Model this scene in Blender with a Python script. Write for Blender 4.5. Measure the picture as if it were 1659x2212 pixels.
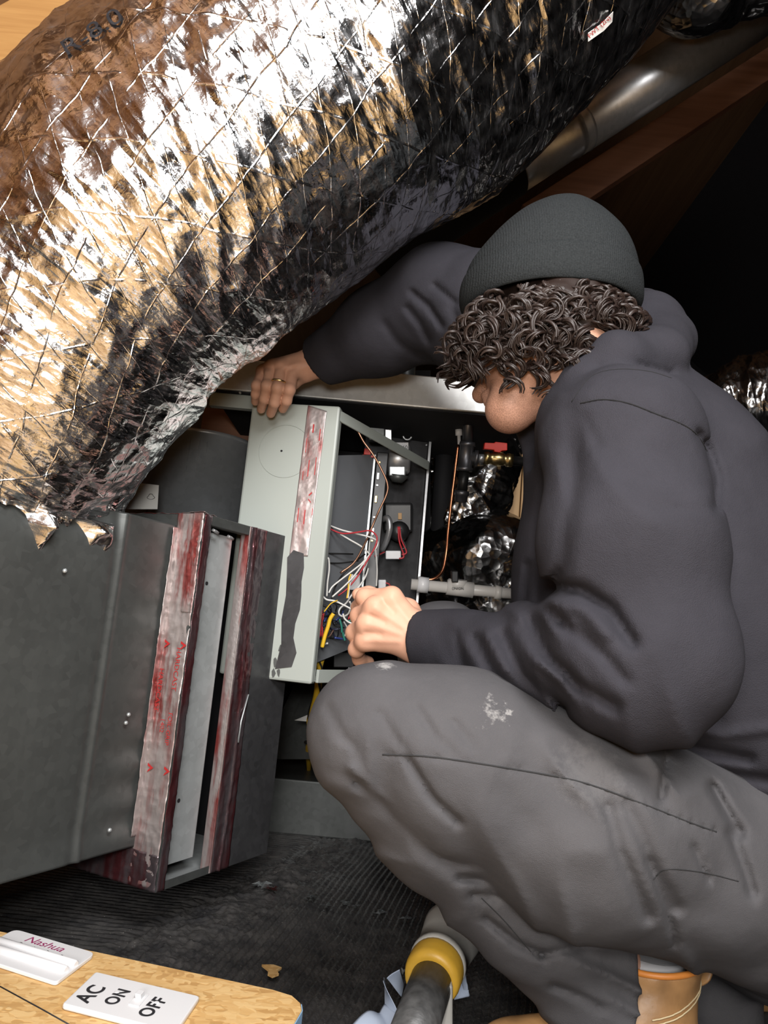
import bpy, bmesh, math, random
import numpy as np
from mathutils import Vector, Matrix

for _o in list(bpy.data.objects):
    bpy.data.objects.remove(_o)
SC = bpy.context.scene
COL = SC.collection
random.seed(7)
RNG = np.random.default_rng(7)

# ------------------------------------------------------------------ camera
FPX = 1600.0
_p, _r = math.radians(9.5), math.radians(5.2)
CAM = np.array([0, 0, .5])
_fw = np.array([0, math.cos(_p), math.sin(_p)])
_r0 = np.array([1., 0, 0])
_u0 = np.array([0, -math.sin(_p), math.cos(_p)])
_up = _u0 * math.cos(_r) - _r0 * math.sin(_r)
_rt = _r0 * math.cos(_r) + _u0 * math.sin(_r)
cam_d = bpy.data.cameras.new('camera')
cam = bpy.data.objects.new('camera', cam_d)
COL.objects.link(cam)
cam.matrix_world = Matrix(((_rt[0], _up[0], -_fw[0], CAM[0]), (_rt[1], _up[1], -_fw[1], CAM[1]),
                           (_rt[2], _up[2], -_fw[2], CAM[2]), (0, 0, 0, 1)))
cam_d.sensor_fit = 'HORIZONTAL'
cam_d.sensor_width = 36.0
cam_d.lens = FPX / 1659.0 * 36.0
cam_d.clip_start = .02
SC.camera = cam

# ------------------------------------------------------------------ world, lights, exposure
wd = bpy.data.worlds.new('world')
SC.world = wd
wd.use_nodes = True
wd.node_tree.nodes['Background'].inputs[0].default_value = (.8, .85, 1, 1)
wd.node_tree.nodes['Background'].inputs[1].default_value = .0

def area_light(name, loc, target, sx, sy, power, col):
    l = bpy.data.lights.new(name, 'AREA')
    l.shape = 'RECTANGLE'; l.size = sx; l.size_y = sy; l.energy = power; l.color = col
    o = bpy.data.objects.new(name, l)
    COL.objects.link(o)
    o.location = loc
    o.rotation_euler = (Vector(target) - Vector(loc)).to_track_quat('-Z', 'Y').to_euler()
    return o
area_light('work_light', (.22, -.30, 1.50), (.0, 1.1, .6), .75, .5, 31, (1, .985, .98))
area_light('head_lamp', (-.03, -.06, .62), (-.02, 1.4, .72), .14, .10, 5.0, (1, .97, .92))
area_light('fill_light_behind', (-.20, -1.9, 1.0), (0, 1.3, .7), .7, .5, 36, (1, .975, .96))  # added fill light behind the camera, evens out the falloff
SC.view_settings.view_transform = 'Standard'
SC.view_settings.look = 'None'
SC.view_settings.exposure = .35
SC.view_settings.gamma = 1
SC.view_settings.use_curve_mapping = False
SC.cycles.max_bounces = 6
SC.cycles.diffuse_bounces = 3
SC.cycles.glossy_bounces = 3
SC.cycles.transmission_bounces = 1
SC.cycles.caustics_reflective = False

# ------------------------------------------------------------------ geometry helpers
def W(x, y, d):
    """world point seen at photograph position (x, y) at distance d along the view"""
    return CAM + d * ((x - 829.5) / FPX * _rt + (1106 - y) / FPX * _up + _fw)
def G(x, y, z=0.):
    v = W(x, y, 1) - CAM
    return CAM + v * ((z - CAM[2]) / v[2])
def PXY(P):
    q = P - CAM
    d = q @ _fw
    return 829.5 + FPX * (q @ _rt) / d, 1106 - FPX * (q @ _up) / d, d
def nrm(v):
    v = np.asarray(v, float)
    return v / np.linalg.norm(v)
ZV = np.array([0, 0, 1.])

def mesh(name, verts, faces, smooth=False, uv=None):
    me = bpy.data.meshes.new(name)
    verts = np.asarray(verts, np.float32)
    if isinstance(faces, np.ndarray):
        n, k = faces.shape
        me.vertices.add(len(verts)); me.vertices.foreach_set('co', verts.ravel())
        me.loops.add(n * k); me.loops.foreach_set('vertex_index', faces.astype(np.int32).ravel())
        me.polygons.add(n)
        me.polygons.foreach_set('loop_start', np.arange(0, n * k, k, dtype=np.int32))
        me.polygons.foreach_set('loop_total', np.full(n, k, np.int32))
        me.update(calc_edges=True)
    else:
        me.from_pydata([tuple(map(float, v)) for v in verts], [], [tuple(int(i) for i in f) for f in faces])
        me.update()
    if smooth:
        me.polygons.foreach_set('use_smooth', np.ones(len(me.polygons), bool))
    if uv is not None:
        l = me.uv_layers.new(name='UVMap')
        idx = np.empty(len(me.loops), np.int32); me.loops.foreach_get('vertex_index', idx)
        l.data.foreach_set('uv', np.asarray(uv, np.float32)[idx].ravel())
    return me
def fix_normals(me):
    bm = bmesh.new(); bm.from_mesh(me)
    bmesh.ops.recalc_face_normals(bm, faces=bm.faces)
    bm.to_mesh(me); bm.free()
    return me
def bevelled(me, w, seg=2):
    bm = bmesh.new(); bm.from_mesh(me)
    bmesh.ops.recalc_face_normals(bm, faces=bm.faces)
    bmesh.ops.bevel(bm, geom=list(bm.edges), offset=w, segments=seg, affect='EDGES', profile=.5)
    bm.to_mesh(me); bm.free()
    return me
def obj(name, me, mat, parent=None):
    o = bpy.data.objects.new(name, me)
    COL.objects.link(o)
    if mat is not None:
        me.materials.clear(); me.materials.append(mat)
    if parent is not None:
        o.parent = parent
        if parent.type == 'EMPTY':
            o.matrix_parent_inverse = Matrix.Translation(parent.location).inverted()
    return o
def tag(o, label, cat, group=None):
    o['label'] = label; o['category'] = cat
    if group: o['group'] = group
    return o
def thing(name, label, cat, loc, group=None):
    o = bpy.data.objects.new(name, None)
    COL.objects.link(o)
    o.empty_display_size = .05
    o.location = tuple(map(float, loc))
    return tag(o, label, cat, group)
def struct(o):
    o['kind'] = 'structure'
    return o

BOXF = [(0, 1, 3, 2), (4, 6, 7, 5), (0, 4, 5, 1), (2, 3, 7, 6), (0, 2, 6, 4), (1, 5, 7, 3)]
def box_me(o, a, b, c, bev=0.):
    """box with corner o and edge vectors a, b, c"""
    o, a, b, c = [np.asarray(q, float) for q in (o, a, b, c)]
    v = [o + i * a + j * b + k * c for i in (0, 1) for j in (0, 1) for k in (0, 1)]
    me = fix_normals(mesh('box', v, BOXF))
    return bevelled(me, bev) if bev else me
def cbox_me(c, a, b, d, bev=0.):
    c, a, b, d = [np.asarray(q, float) for q in (c, a, b, d)]
    return box_me(c - (a + b + d) / 2, a, b, d, bev)
def slab_me(p4, t, bev=0.):
    """plate with the four corners p4 (in order) and thickness vector t"""
    p4 = [np.asarray(q, float) for q in p4]; t = np.asarray(t, float)
    v = p4 + [q + t for q in p4]
    f = [(0, 1, 2, 3), (7, 6, 5, 4)] + [(i, i + 4, (i + 1) % 4 + 4, (i + 1) % 4) for i in range(4)]
    me = fix_normals(mesh('slab', v, f))
    return bevelled(me, bev) if bev else me
def poly_me(pts, t, bev=0.):
    pts = [np.asarray(q, float) for q in pts]; t = np.asarray(t, float); n = len(pts)
    v = pts + [q + t for q in pts]
    f = [tuple(range(n)), tuple(range(2 * n - 1, n - 1, -1))] + [(i, i + n, (i + 1) % n + n, (i + 1) % n) for i in range(n)]
    me = fix_normals(mesh('plate', v, f))
    return bevelled(me, bev) if bev else me
def catmull(pts, n):
    P = np.asarray(pts, float)
    P = np.vstack([2 * P[0] - P[1], P, 2 * P[-1] - P[-2]])
    out = []
    m = len(P) - 3
    for q in np.linspace(0, m - 1e-6, n):
        i = int(q); t = q - i
        a, b, c, d = P[i:i + 4]
        out.append(.5 * ((2 * b) + (c - a) * t + (2 * a - 5 * b + 4 * c - d) * t * t + (3 * b - a - 3 * c + d) * t ** 3))
    return np.array(out)
def frames(P):
    T = np.gradient(P, axis=0); T /= np.linalg.norm(T, axis=1)[:, None] + 1e-12
    n = np.cross(T[0], ZV)
    if np.linalg.norm(n) < .1: n = np.cross(T[0], [1, 0, 0])
    n = nrm(n); N = []
    for t in T:
        n = n - (n @ t) * t; n = n / (np.linalg.norm(n) + 1e-12); N.append(n)
    N = np.array(N)
    return T, N, np.cross(T, N)
def tube_arrays(P, R, sides=10, cap=True):
    P = np.asarray(P, float); m = len(P)
    R = np.broadcast_to(np.asarray(R, float), (m,)) if np.ndim(R) < 2 else R
    T, N, B = frames(P)
    a = np.linspace(0, 2 * math.pi, sides, endpoint=False)
    ring = np.cos(a)[None, :, None] * N[:, None] + np.sin(a)[None, :, None] * B[:, None]
    V = (P[:, None] + ring * R[:, None, None]).reshape(-1, 3)
    i = np.arange(m - 1)[:, None] * sides; j = np.arange(sides)[None]
    jn = (j + 1) % sides
    F = np.stack([i + j, i + jn, i + sides + jn, i + sides + j], -1).reshape(-1, 4)
    return V, F
def tube_me(P, R, sides=10, smooth=True, cap=True):
    V, F = tube_arrays(P, R, sides)
    me = mesh('tube', V, [tuple(f) for f in F] + ([tuple(range(sides)), tuple(range(len(V) - 1, len(V) - sides - 1, -1))] if cap else []), smooth)
    return fix_normals(me)
def rod_me(a, b, prof, sides=24, smooth=True):
    """turned body from a to b; prof = [(t 0..1, radius), ...]"""
    a, b = np.asarray(a, float), np.asarray(b, float)
    ax = nrm(b - a); n = nrm(np.cross(ax, ZV if abs(ax[2]) < .9 else np.array([1., 0, 0]))); m = np.cross(ax, n)
    V = []; k = len(prof)
    for t, r in prof:
        for q in range(sides):
            w = 2 * math.pi * q / sides
            V.append(a + (b - a) * t + r * (math.cos(w) * n + math.sin(w) * m))
    F = []
    for i in range(k - 1):
        for q in range(sides):
            F.append((i * sides + q, i * sides + (q + 1) % sides, (i + 1) * sides + (q + 1) % sides, (i + 1) * sides + q))
    F += [tuple(range(sides)), tuple(range(k * sides - 1, (k - 1) * sides - 1, -1))]
    me = fix_normals(mesh('turned', V, F))
    if smooth:
        me.polygons.foreach_set('use_smooth', [len(p.vertices) == 4 for p in me.polygons])
    return me
def join_me(*mes):
    bm = bmesh.new()
    for m in mes: bm.from_mesh(m)
    out = bpy.data.meshes.new('joined'); bm.to_mesh(out); bm.free()
    return out
def sharp(o, ang=35):
    """split shading at hard edges"""
    me = o.data
    me.polygons.foreach_set('use_smooth', np.ones(len(me.polygons), bool))
    bm = bmesh.new(); bm.from_mesh(me)
    for e in bm.edges:
        if len(e.link_faces) == 2 and e.calc_face_angle(0) > math.radians(ang): e.smooth = False
    bm.to_mesh(me); bm.free()
    return o

# value noise -------------------------------------------------------------
_PERM = RNG.permutation(4096).astype(np.int64)
_VAL = RNG.random(4096).astype(np.float32)
def vnoise(p):
    p = np.asarray(p, np.float32)
    i = np.floor(p).astype(np.int64); t = p - i
    t = t * t * (3 - 2 * t)
    res = 0
    for dx in (0, 1):
        wx = t[..., 0] if dx else 1 - t[..., 0]
        hx = _PERM[(i[..., 0] + dx) & 4095]
        for dy in (0, 1):
            wy = t[..., 1] if dy else 1 - t[..., 1]
            hy = _PERM[(hx + i[..., 1] + dy) & 4095]
            for dz in (0, 1):
                wz = t[..., 2] if dz else 1 - t[..., 2]
                res = res + wx * wy * wz * _VAL[(_PERM[(hy + i[..., 2] + dz) & 4095]) & 4095]
    return res * 2 - 1
def n2(a, b, c=0.):
    return vnoise(np.stack([a, b, np.zeros_like(a) + c], -1))
def ridged(a, b, c=0.):
    return 1 - np.abs(n2(a, b, c)) * 2

def sheet_me(p00, p10, p11, p01, nu, nv, disp=None, thick=0.):
    """fine bilinear sheet; disp(u_m, v_m) moves it along its normal"""
    p00, p10, p11, p01 = [np.asarray(q, float) for q in (p00, p10, p11, p01)]
    u, v = np.meshgrid(np.linspace(0, 1, nu), np.linspace(0, 1, nv), indexing='ij')
    P = ((1 - u) * (1 - v))[..., None] * p00 + (u * (1 - v))[..., None] * p10 + (u * v)[..., None] * p11 + ((1 - u) * v)[..., None] * p01
    n = nrm(np.cross(p10 - p00, p01 - p00))
    lu, lv = np.linalg.norm(p10 - p00), np.linalg.norm(p01 - p00)
    if disp is not None: P = P + disp(u * lu, v * lv)[..., None] * n
    V = P.reshape(-1, 3)
    i = np.arange(nu - 1)[:, None] * nv; j = np.arange(nv - 1)[None]
    F = np.stack([i + j, i + nv + j, i + nv + j + 1, i + j + 1], -1).reshape(-1, 4)
    uv = np.stack([(u * lu).ravel(), (v * lv).ravel()], -1)
    if thick:
        N = len(V); V = np.vstack([V, V - n * thick])
        e = np.concatenate([np.arange(nu) * nv, (nu - 1) * nv + np.arange(1, nv), np.arange(nu - 2, -1, -1) * nv + nv - 1, np.arange(nv - 2, 0, -1)])
        en = np.roll(e, -1)
        F = np.vstack([F, F[:, ::-1] + N, np.stack([en, e, e + N, en + N], -1)])
        uv = np.vstack([uv, uv])
    return mesh('sheet', V, F, True, uv)

def text_me(s, size, origin, xdir, ydir, extrude=.0002, space=1.0, shear=0., bold=0.):
    """writing as a thin mesh lying in the plane (xdir, ydir)"""
    cu = bpy.data.curves.new('writing', 'FONT')
    cu.body = s; cu.size = size; cu.extrude = 0.; cu.space_character = space; cu.shear = shear; cu.offset = bold
    o = bpy.data.objects.new('writing', cu); COL.objects.link(o)
    me = bpy.data.meshes.new_from_object(o.evaluated_get(bpy.context.evaluated_depsgraph_get()))
    bpy.data.objects.remove(o); bpy.data.curves.remove(cu)
    co = np.empty(len(me.vertices) * 3, np.float32); me.vertices.foreach_get('co', co)
    co = co.reshape(-1, 3)
    xd, yd = nrm(xdir), nrm(ydir); zd = nrm(np.cross(xd, yd))
    co = np.asarray(origin) + co[:, :1] * xd + co[:, 1:2] * yd + zd * extrude
    me.vertices.foreach_set('co', co.astype(np.float32).ravel())
    me.update()
    return me, co

# signed distance modelling -------------------------------------------------
def cone_d(p, a, b, ra, rb):
    a = np.asarray(a, np.float32); b = np.asarray(b, np.float32)
    ba = b - a; t = np.clip(((p - a) @ ba) / (ba @ ba), 0, 1)
    q = p - a - t[:, None] * ba
    return np.sqrt((q * q).sum(1)) - (ra + (rb - ra) * t)
def ell_d(p, c, ax, r):
    q = (p - np.asarray(c, np.float32)) @ np.asarray(ax, np.float32).T / np.asarray(r, np.float32)
    k0 = np.sqrt((q * q).sum(1)) + 1e-9
    k1 = np.sqrt(((q / np.asarray(r, np.float32)) ** 2).sum(1)) + 1e-9
    return k0 * (k0 - 1) / k1
def smin(a, b, k):
    h = np.clip(.5 + .5 * (b - a) / k, 0, 1)
    return b + (a - b) * h - k * h * (1 - h)
def smax(a, b, k):
    return -smin(-a, -b, k)
def chain(*pts):
    """(x, y, d, radius) joints -> list of cones"""
    q = [(W(x, y, d), r) for x, y, d, r in pts]
    return [(q[i][0], q[i + 1][0], q[i][1], q[i + 1][1]) for i in range(len(q) - 1)]
def uni(p, cones, k):
    d = None
    for c in cones:
        e = cone_d(p, *c)
        d = e if d is None else smin(d, e, k)
    return d
def crease(px, py, pts, w, depth):
    """soft valley (depth > 0) along a polyline given in photograph position, w in px"""
    m = np.full(px.shape, 1e9, np.float32)
    for (x0, y0), (x1, y1) in zip(pts[:-1], pts[1:]):
        dx, dy = x1 - x0, y1 - y0
        t = np.clip(((px - x0) * dx + (py - y0) * dy) / (dx * dx + dy * dy), 0, 1)
        m = np.minimum(m, (px - x0 - t * dx) ** 2 + (py - y0 - t * dy) ** 2)
    return depth * np.exp(-m / (w * w))
def sdf_me(f, lo, hi, h, margin=.012):
    lo = np.asarray(lo, float); hi = np.asarray(hi, float); B = 8
    nb = np.ceil((hi - lo) / h / B).astype(int) + 1
    gi = np.stack(np.meshgrid(*[np.arange(n) for n in nb], indexing='ij'), -1)
    cen = (lo + (gi.reshape(-1, 3) * B + (B - 1) / 2) * h).astype(np.float32)
    c = np.concatenate([f(cen[i:i + 200000]) for i in range(0, len(cen), 200000)])
    act = np.abs(c) < B * h * .9 + margin
    V = np.repeat(np.repeat(np.repeat(np.where(c.reshape(nb) < 0, -1, 1).astype(np.float32), B, 0), B, 1), B, 2)
    off = np.stack(np.meshgrid(*[np.arange(B)] * 3, indexing='ij'), -1).reshape(-1, 3)
    ids = gi.reshape(-1, 3)[act]
    for s in range(0, len(ids), 400):
        node = (ids[s:s + 400, None] * B + off[None]).reshape(-1, 3)
        V[node[:, 0], node[:, 1], node[:, 2]] = f((lo + node * h).astype(np.float32))
    S = V < 0
    n = np.array(V.shape)
    cnt = np.zeros(n - 1, np.int8)
    for dx in (0, 1):
        for dy in (0, 1):
            for dz in (0, 1):
                cnt += S[dx:n[0] - 1 + dx, dy:n[1] - 1 + dy, dz:n[2] - 1 + dz]
    cell = np.argwhere((cnt > 0) & (cnt < 8))
    idx = np.full(n - 1, -1, np.int32)
    idx[cell[:, 0], cell[:, 1], cell[:, 2]] = np.arange(len(cell))
    acc = np.zeros((len(cell), 3)); num = np.zeros(len(cell))
    cor = [(dx, dy, dz) for dx in (0, 1) for dy in (0, 1) for dz in (0, 1)]
    val = {k: V[cell[:, 0] + k[0], cell[:, 1] + k[1], cell[:, 2] + k[2]] for k in cor}
    for k in cor:
        for ax in range(3):
            if k[ax]: continue
            k2 = list(k); k2[ax] = 1; k2 = tuple(k2)
            a, b = val[k], val[k2]
            m = (a < 0) != (b < 0)
            t = np.where(m, a / np.where(m, a - b, 1), 0)
            pt = np.tile(np.array(k, float), (len(cell), 1)); pt[:, ax] = t
            acc += pt * m[:, None]; num += m
    P = lo + (cell + acc / num[:, None]) * h
    F = []
    for ax in range(3):
        a1, a2 = [(1, 2), (2, 0), (0, 1)][ax]
        sl0 = [slice(None)] * 3; sl1 = [slice(None)] * 3
        sl0[ax] = slice(0, -1); sl1[ax] = slice(1, None)
        ed = np.argwhere(S[tuple(sl0)] != S[tuple(sl1)])
        ed = ed[(ed[:, a1] > 0) & (ed[:, a2] > 0) & (ed[:, a1] < n[a1] - 1) & (ed[:, a2] < n[a2] - 1)]
        def gid(d1, d2):
            q = ed.copy(); q[:, a1] -= d1; q[:, a2] -= d2
            return idx[q[:, 0], q[:, 1], q[:, 2]]
        Q = np.stack([gid(1, 1), gid(0, 1), gid(0, 0), gid(1, 0)], -1)
        flip = ~S[ed[:, 0], ed[:, 1], ed[:, 2]]
        Q[flip] = Q[flip][:, ::-1]
        F.append(Q)
    F = np.vstack(F)
    F = F[(F >= 0).all(1)]
    return mesh('surface', P, F, True)

# ------------------------------------------------------------------ materials
class NT:
    def __init__(self, name):
        self.m = bpy.data.materials.new(name); self.m.use_nodes = True
        self.t = self.m.node_tree; self.b = self.t.nodes['Principled BSDF']
    def n(self, typ, **kw):
        q = self.t.nodes.new(typ)
        ins = kw.pop('i', {})
        for k, v in kw.items(): setattr(q, k, v)
        for k, v in ins.items(): self.set(q.inputs[k], v)
        return q
    def set(self, sock, v):
        if hasattr(v, 'is_output'): self.t.links.new(v, sock)
        elif isinstance(v, (tuple, list)) and len(v) == 3 and sock.type == 'RGBA': sock.default_value = (*v, 1)
        else: sock.default_value = v
    def p(self, **kw):
        for k, v in kw.items(): self.set(self.b.inputs[k.replace('_', ' ')], v)
    def coord(self, kind='Object', scale=(1, 1, 1), rot=(0, 0, 0)):
        c = self.n('ShaderNodeTexCoord')
        return self.n('ShaderNodeMapping', i={'Vector': c.outputs[kind], 'Scale': scale, 'Rotation': rot}).outputs[0]
    def noise(self, vec, scale, detail=3., rough=.5, dist=0.):
        return self.n('ShaderNodeTexNoise', i={'Vector': vec, 'Scale': scale, 'Detail': detail, 'Roughness': rough, 'Distortion': dist}).outputs['Fac']
    def voro(self, vec, scale, feature='F1', out='Distance', rand=1.):
        return self.n('ShaderNodeTexVoronoi', feature=feature, i={'Vector': vec, 'Scale': scale, 'Randomness': rand}).outputs[out]
    def ramp(self, fac, stops, interp='LINEAR'):
        q = self.n('ShaderNodeValToRGB', i={'Fac': fac}); e = q.color_ramp.elements
        q.color_ramp.interpolation = interp
        while len(e) < len(stops): e.new(.5)
        for s, (pos, c) in zip(e, stops):
            s.position = pos; s.color = (c, c, c, 1) if isinstance(c, (int, float)) else (*c, 1)
        return q.outputs[0]
    def mix(self, fac, a, b, mode='MIX'):
        q = self.n('ShaderNodeMix', data_type='RGBA', blend_type=mode)
        self.set(q.inputs[0], fac); self.set(q.inputs[6], a); self.set(q.inputs[7], b)
        return q.outputs[2]
    def math(self, op, a, b=0.):
        q = self.n('ShaderNodeMath', operation=op); self.set(q.inputs[0], a); self.set(q.inputs[1], b)
        return q.outputs[0]
    def bump(self, h, strength=.3, dist=.002, normal=None):
        q = self.n('ShaderNodeBump', i={'Height': h, 'Strength': strength, 'Distance': dist})
        if normal is not None: self.set(q.inputs['Normal'], normal)
        return q.outputs[0]

def plain(name, col, rough=.5, metal=0., var=.12, scale=30., bump=.05, bscale=200., sheen=0., coat=0.):
    k = NT(name); c = k.coord()
    n = k.noise(c, scale, 4)
    a = tuple(max(0, x * (1 - var)) for x in col); b = tuple(min(1, x * (1 + var)) for x in col)
    k.p(Base_Color=k.mix(n, a, b), Roughness=rough, Metallic=metal, Normal=k.bump(k.noise(c, bscale, 3), bump, .001))
    if sheen: k.p(Sheen_Weight=sheen, Sheen_Roughness=.5)
    if coat: k.p(Coat_Weight=coat, Coat_Roughness=.15)
    return k.m
def m_galv(name, lo=.36, hi=.5, rough=.36, tint=(1, 1.01, 1.02), metal=1.):
    k = NT(name); c = k.coord()
    v = k.voro(c, 90, out='Color'); n = k.noise(c, 7, 5, .6); s = k.noise(k.coord(scale=(1, 1, .04)), 90, 3)
    f = k.math('ADD', k.math('MULTIPLY', v, .25), k.math('MULTIPLY', n, .75))
    k.p(Base_Color=k.ramp(f, [(.3, tuple(lo * q for q in tint)), (.75, tuple(hi * q for q in tint))]), Metallic=metal,
        Roughness=k.math('ADD', k.math('MULTIPLY', k.math('ADD', n, s), .12), rough - .12),
        Normal=k.bump(k.noise(c, 18, 3), .12, .002))
    return k.m
def m_foil():
    k = NT('crinkled_foil')
    uv = k.coord('UV')
    st = k.coord('UV', scale=(1, .15, 1), rot=(0, 0, .42))
    warp = k.noise(uv, 14, 2)
    e1 = k.voro(st, 26, 'DISTANCE_TO_EDGE'); e2 = k.voro(st, 70, 'DISTANCE_TO_EDGE')
    f1 = k.voro(st, 34, 'F1'); f2 = k.voro(k.coord('UV', scale=(1, .36, 1), rot=(0, 0, .05)), 75, 'F1')
    nn = k.noise(uv, 160, 3, .6, .6)
    b = k.bump(f1, .42, .014)
    b = k.bump(f2, .34, .006, b)
    b = k.bump(k.ramp(e1, [(0, 0.), (.12, 1.)]), .25, .003, b)
    b = k.bump(k.voro(k.coord('UV', scale=(1, .5, 1), rot=(0, 0, .7)), 190, 'F1'), .22, .0025, b)
    b = k.bump(nn, .2, .003, b)
    # scrim threads laminated under the foil: a slanted diamond net
    sep = k.n('ShaderNodeSeparateXYZ', i={'Vector': uv})
    wob = k.math('MULTIPLY', warp, .012)
    hs = None
    for a_, b_, pitch in ((.93, .36, .036), (.25, .97, .050), (.72, -.69, .075)):
        w = k.math('ADD', k.math('ADD', k.math('MULTIPLY', sep.outputs[0], a_), k.math('MULTIPLY', sep.outputs[1], b_)), wob)
        w = k.math('ABSOLUTE', k.math('SUBTRACT', k.math('FRACT', k.math('DIVIDE', w, pitch)), .5))
        w = k.math('MULTIPLY', k.ramp(w, [(0, 1.), (.022, 0.)]), k.ramp(k.noise(uv, 19 + 31 * a_, 2), [(.40, 0.), (.52, 1.)]))
        hs = w if hs is None else k.math('MAXIMUM', hs, w)
    b = k.bump(hs, .40, .0022, b)
    k.p(Base_Color=(.86, .86, .87), Metallic=1., Roughness=k.ramp(k.noise(uv, 40, 3), [(.3, .11), (.7, .25)]), Normal=b)
    return k.m
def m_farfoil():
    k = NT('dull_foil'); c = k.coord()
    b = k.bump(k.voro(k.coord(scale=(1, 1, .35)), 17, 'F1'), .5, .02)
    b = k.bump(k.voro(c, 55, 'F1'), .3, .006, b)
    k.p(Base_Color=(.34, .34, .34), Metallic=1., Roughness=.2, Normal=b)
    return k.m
def m_tape():
    k = NT('printed_foil_tape'); c = k.coord()
    st = k.coord(scale=(1, 1, .12))
    n = k.noise(st, 60, 4, .6); n3 = k.noise(c, 9, 3)
    f = k.math('MULTIPLY', k.ramp(n, [(.44, 0.), (.58, 1.)]), k.ramp(n3, [(.34, .15), (.56, 1.)]))
    k.p(Base_Color=k.mix(f, (.42, .37, .36), (.26, .05, .045)), Metallic=.6,
        Roughness=k.ramp(k.noise(c, 60, 2), [(.3, .30), (.7, .46)]),
        Normal=k.bump(k.voro(c, 130, 'F1'), .16, .002, k.bump(k.noise(c, 60, 4), .2, .0015)))
    return k.m
def m_tapedark():
    k = NT('stained_foil_tape'); c = k.coord()
    n = k.noise(k.coord(scale=(1, 1, .2)), 40, 4)
    k.p(Base_Color=k.ramp(n, [(.42, (.16, .13, .14)), (.60, (.13, .035, .04))]), Metallic=.75, Roughness=.26,
        Normal=k.bump(k.noise(c, 70, 4), .35, .003))
    return k.m
def m_osb():
    k = NT('oriented_strand_board'); cc = k.n('ShaderNodeTexCoord').outputs['Object']
    cols = []; hs = []
    for ang, sc in ((.3, 120), (-.9, 105), (1.25, 140)):
        mp = k.n('ShaderNodeMapping', i={'Vector': cc, 'Rotation': (0, 0, ang), 'Scale': (.28, 1, 1)}).outputs[0]
        nd = k.n('ShaderNodeTexVoronoi', i={'Vector': mp, 'Scale': sc})
        cols.append(nd.outputs['Color'])
    sel = k.noise(cc, 70, 1)
    s = [k.n('ShaderNodeSeparateColor', i={'Color': q}).outputs[0] for q in cols]
    v = k.mix(k.ramp(sel, [(.42, 0.), (.46, 1.)]), s[0], k.mix(k.ramp(sel, [(.54, 0.), (.58, 1.)]), s[1], s[2]))
    grain = k.noise(k.n('ShaderNodeMapping', i={'Vector': cc, 'Rotation': (0, 0, .5), 'Scale': (.12, 1, 1)}).outputs[0], 260, 3)
    f = k.math('ADD', k.math('MULTIPLY', v, .7), k.math('MULTIPLY', grain, .35))
    k.p(Base_Color=k.ramp(f, [(.12, (.44, .24, .08)), (.42, (.60, .36, .135)), (.9, (.70, .47, .21))]), Roughness=.62, Normal=k.bump(f, .35, .0015))
    return k.m
def m_wood(name, lo, hi, axis, scale=70., rough=.6):
    k = NT(name)
    sc = [1, 1, 1]; sc[axis] = .05
    n = k.noise(k.coord(scale=tuple(sc)), scale, 4, .6, .4); n2_ = k.noise(k.coord(scale=tuple(sc)), 9, 3)
    f = k.math('ADD', k.math('MULTIPLY', n, .6), k.math('MULTIPLY', n2_, .4))
    k.p(Base_Color=k.ramp(f, [(.33, lo), (.66, hi)]), Roughness=rough, Normal=k.bump(n, .2, .001))
    return k.m
def m_fabric(name, col, rough=.85, weave=900., var=.2, sheen=.15):
    k = NT(name); c = k.coord()
    n = k.noise(c, 14, 4, .6); w = k.noise(c, weave, 2)
    a = tuple(x * (1 - var) for x in col); b = tuple(x * (1 + var) for x in col)
    k.p(Base_Color=k.mix(k.math('ADD', k.math('MULTIPLY', n, .7), k.math('MULTIPLY', w, .3)), a, b), Roughness=rough, Specular_IOR_Level=.12,
        Normal=k.bump(w, .55, .0016, k.bump(k.noise(c, 70, 3), .25, .003)))
    return k.m
def m_knit():
    k = NT('charcoal_knit'); c = k.coord()
    w = k.n('ShaderNodeTexWave', wave_type='BANDS', bands_direction='X', i={'Vector': c, 'Scale': 110., 'Distortion': 1.2, 'Detail': 2.}).outputs['Fac']
    n = k.noise(c, 500, 3)
    k.p(Base_Color=k.mix(n, (.010, .0112, .0118), (.032, .035, .0365)), Roughness=.95, Specular_IOR_Level=.05,         Normal=k.bump(n, .5, .002, k.bump(w, .25, .0012)))
    return k.m
def m_skin():
    k = NT('skin'); c = k.coord()
    n = k.noise(c, 38, 4, .6); n1 = k.noise(c, 11, 2)
    dv = k.n('ShaderNodeVectorMath', operation='DISTANCE'); k.t.links.new(k.n('ShaderNodeTexCoord').outputs['Object'], dv.inputs[0]); dv.inputs[1].default_value = tuple(W(1085, 905, .99))
    stub = k.math('MULTIPLY', k.ramp(dv.outputs['Value'], [(.05, .75), (.115, 0.)]), k.ramp(k.noise(c, 900, 2), [(.35, .35), (.6, 1.)]))
    k.p(Base_Color=k.mix(stub, k.mix(n, k.mix(n1, (.47, .235, .155), (.53, .28, .185)), (.60, .34, .235)), (.10, .05, .035)), Roughness=.56, Specular_IOR_Level=.35,
        Normal=k.bump(k.noise(c, 700, 3), .12, .0006, k.bump(k.noise(c, 90, 3), .12, .001)))
    return k.m
def m_floor():
    k = NT('black_membrane'); c = k.coord()
    n = k.noise(c, 26, 4, .65); d = k.noise(c, 320, 3)
    k.p(Base_Color=k.ramp(k.math('ADD', n, k.math('MULTIPLY', k.ramp(d, [(.66, 0.), (.8, 1.)]), .6)), [(.3, (.028, .028, .030)), (.7, (.080, .076, .073)), (1., (.28, .26, .24))]),
        Roughness=k.ramp(k.noise(c, 12, 3), [(.35, .16), (.7, .32)]), Normal=k.bump(k.noise(c, 240, 3), .35, .002), Specular_IOR_Level=.9)
    return k.m
M = {}
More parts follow.
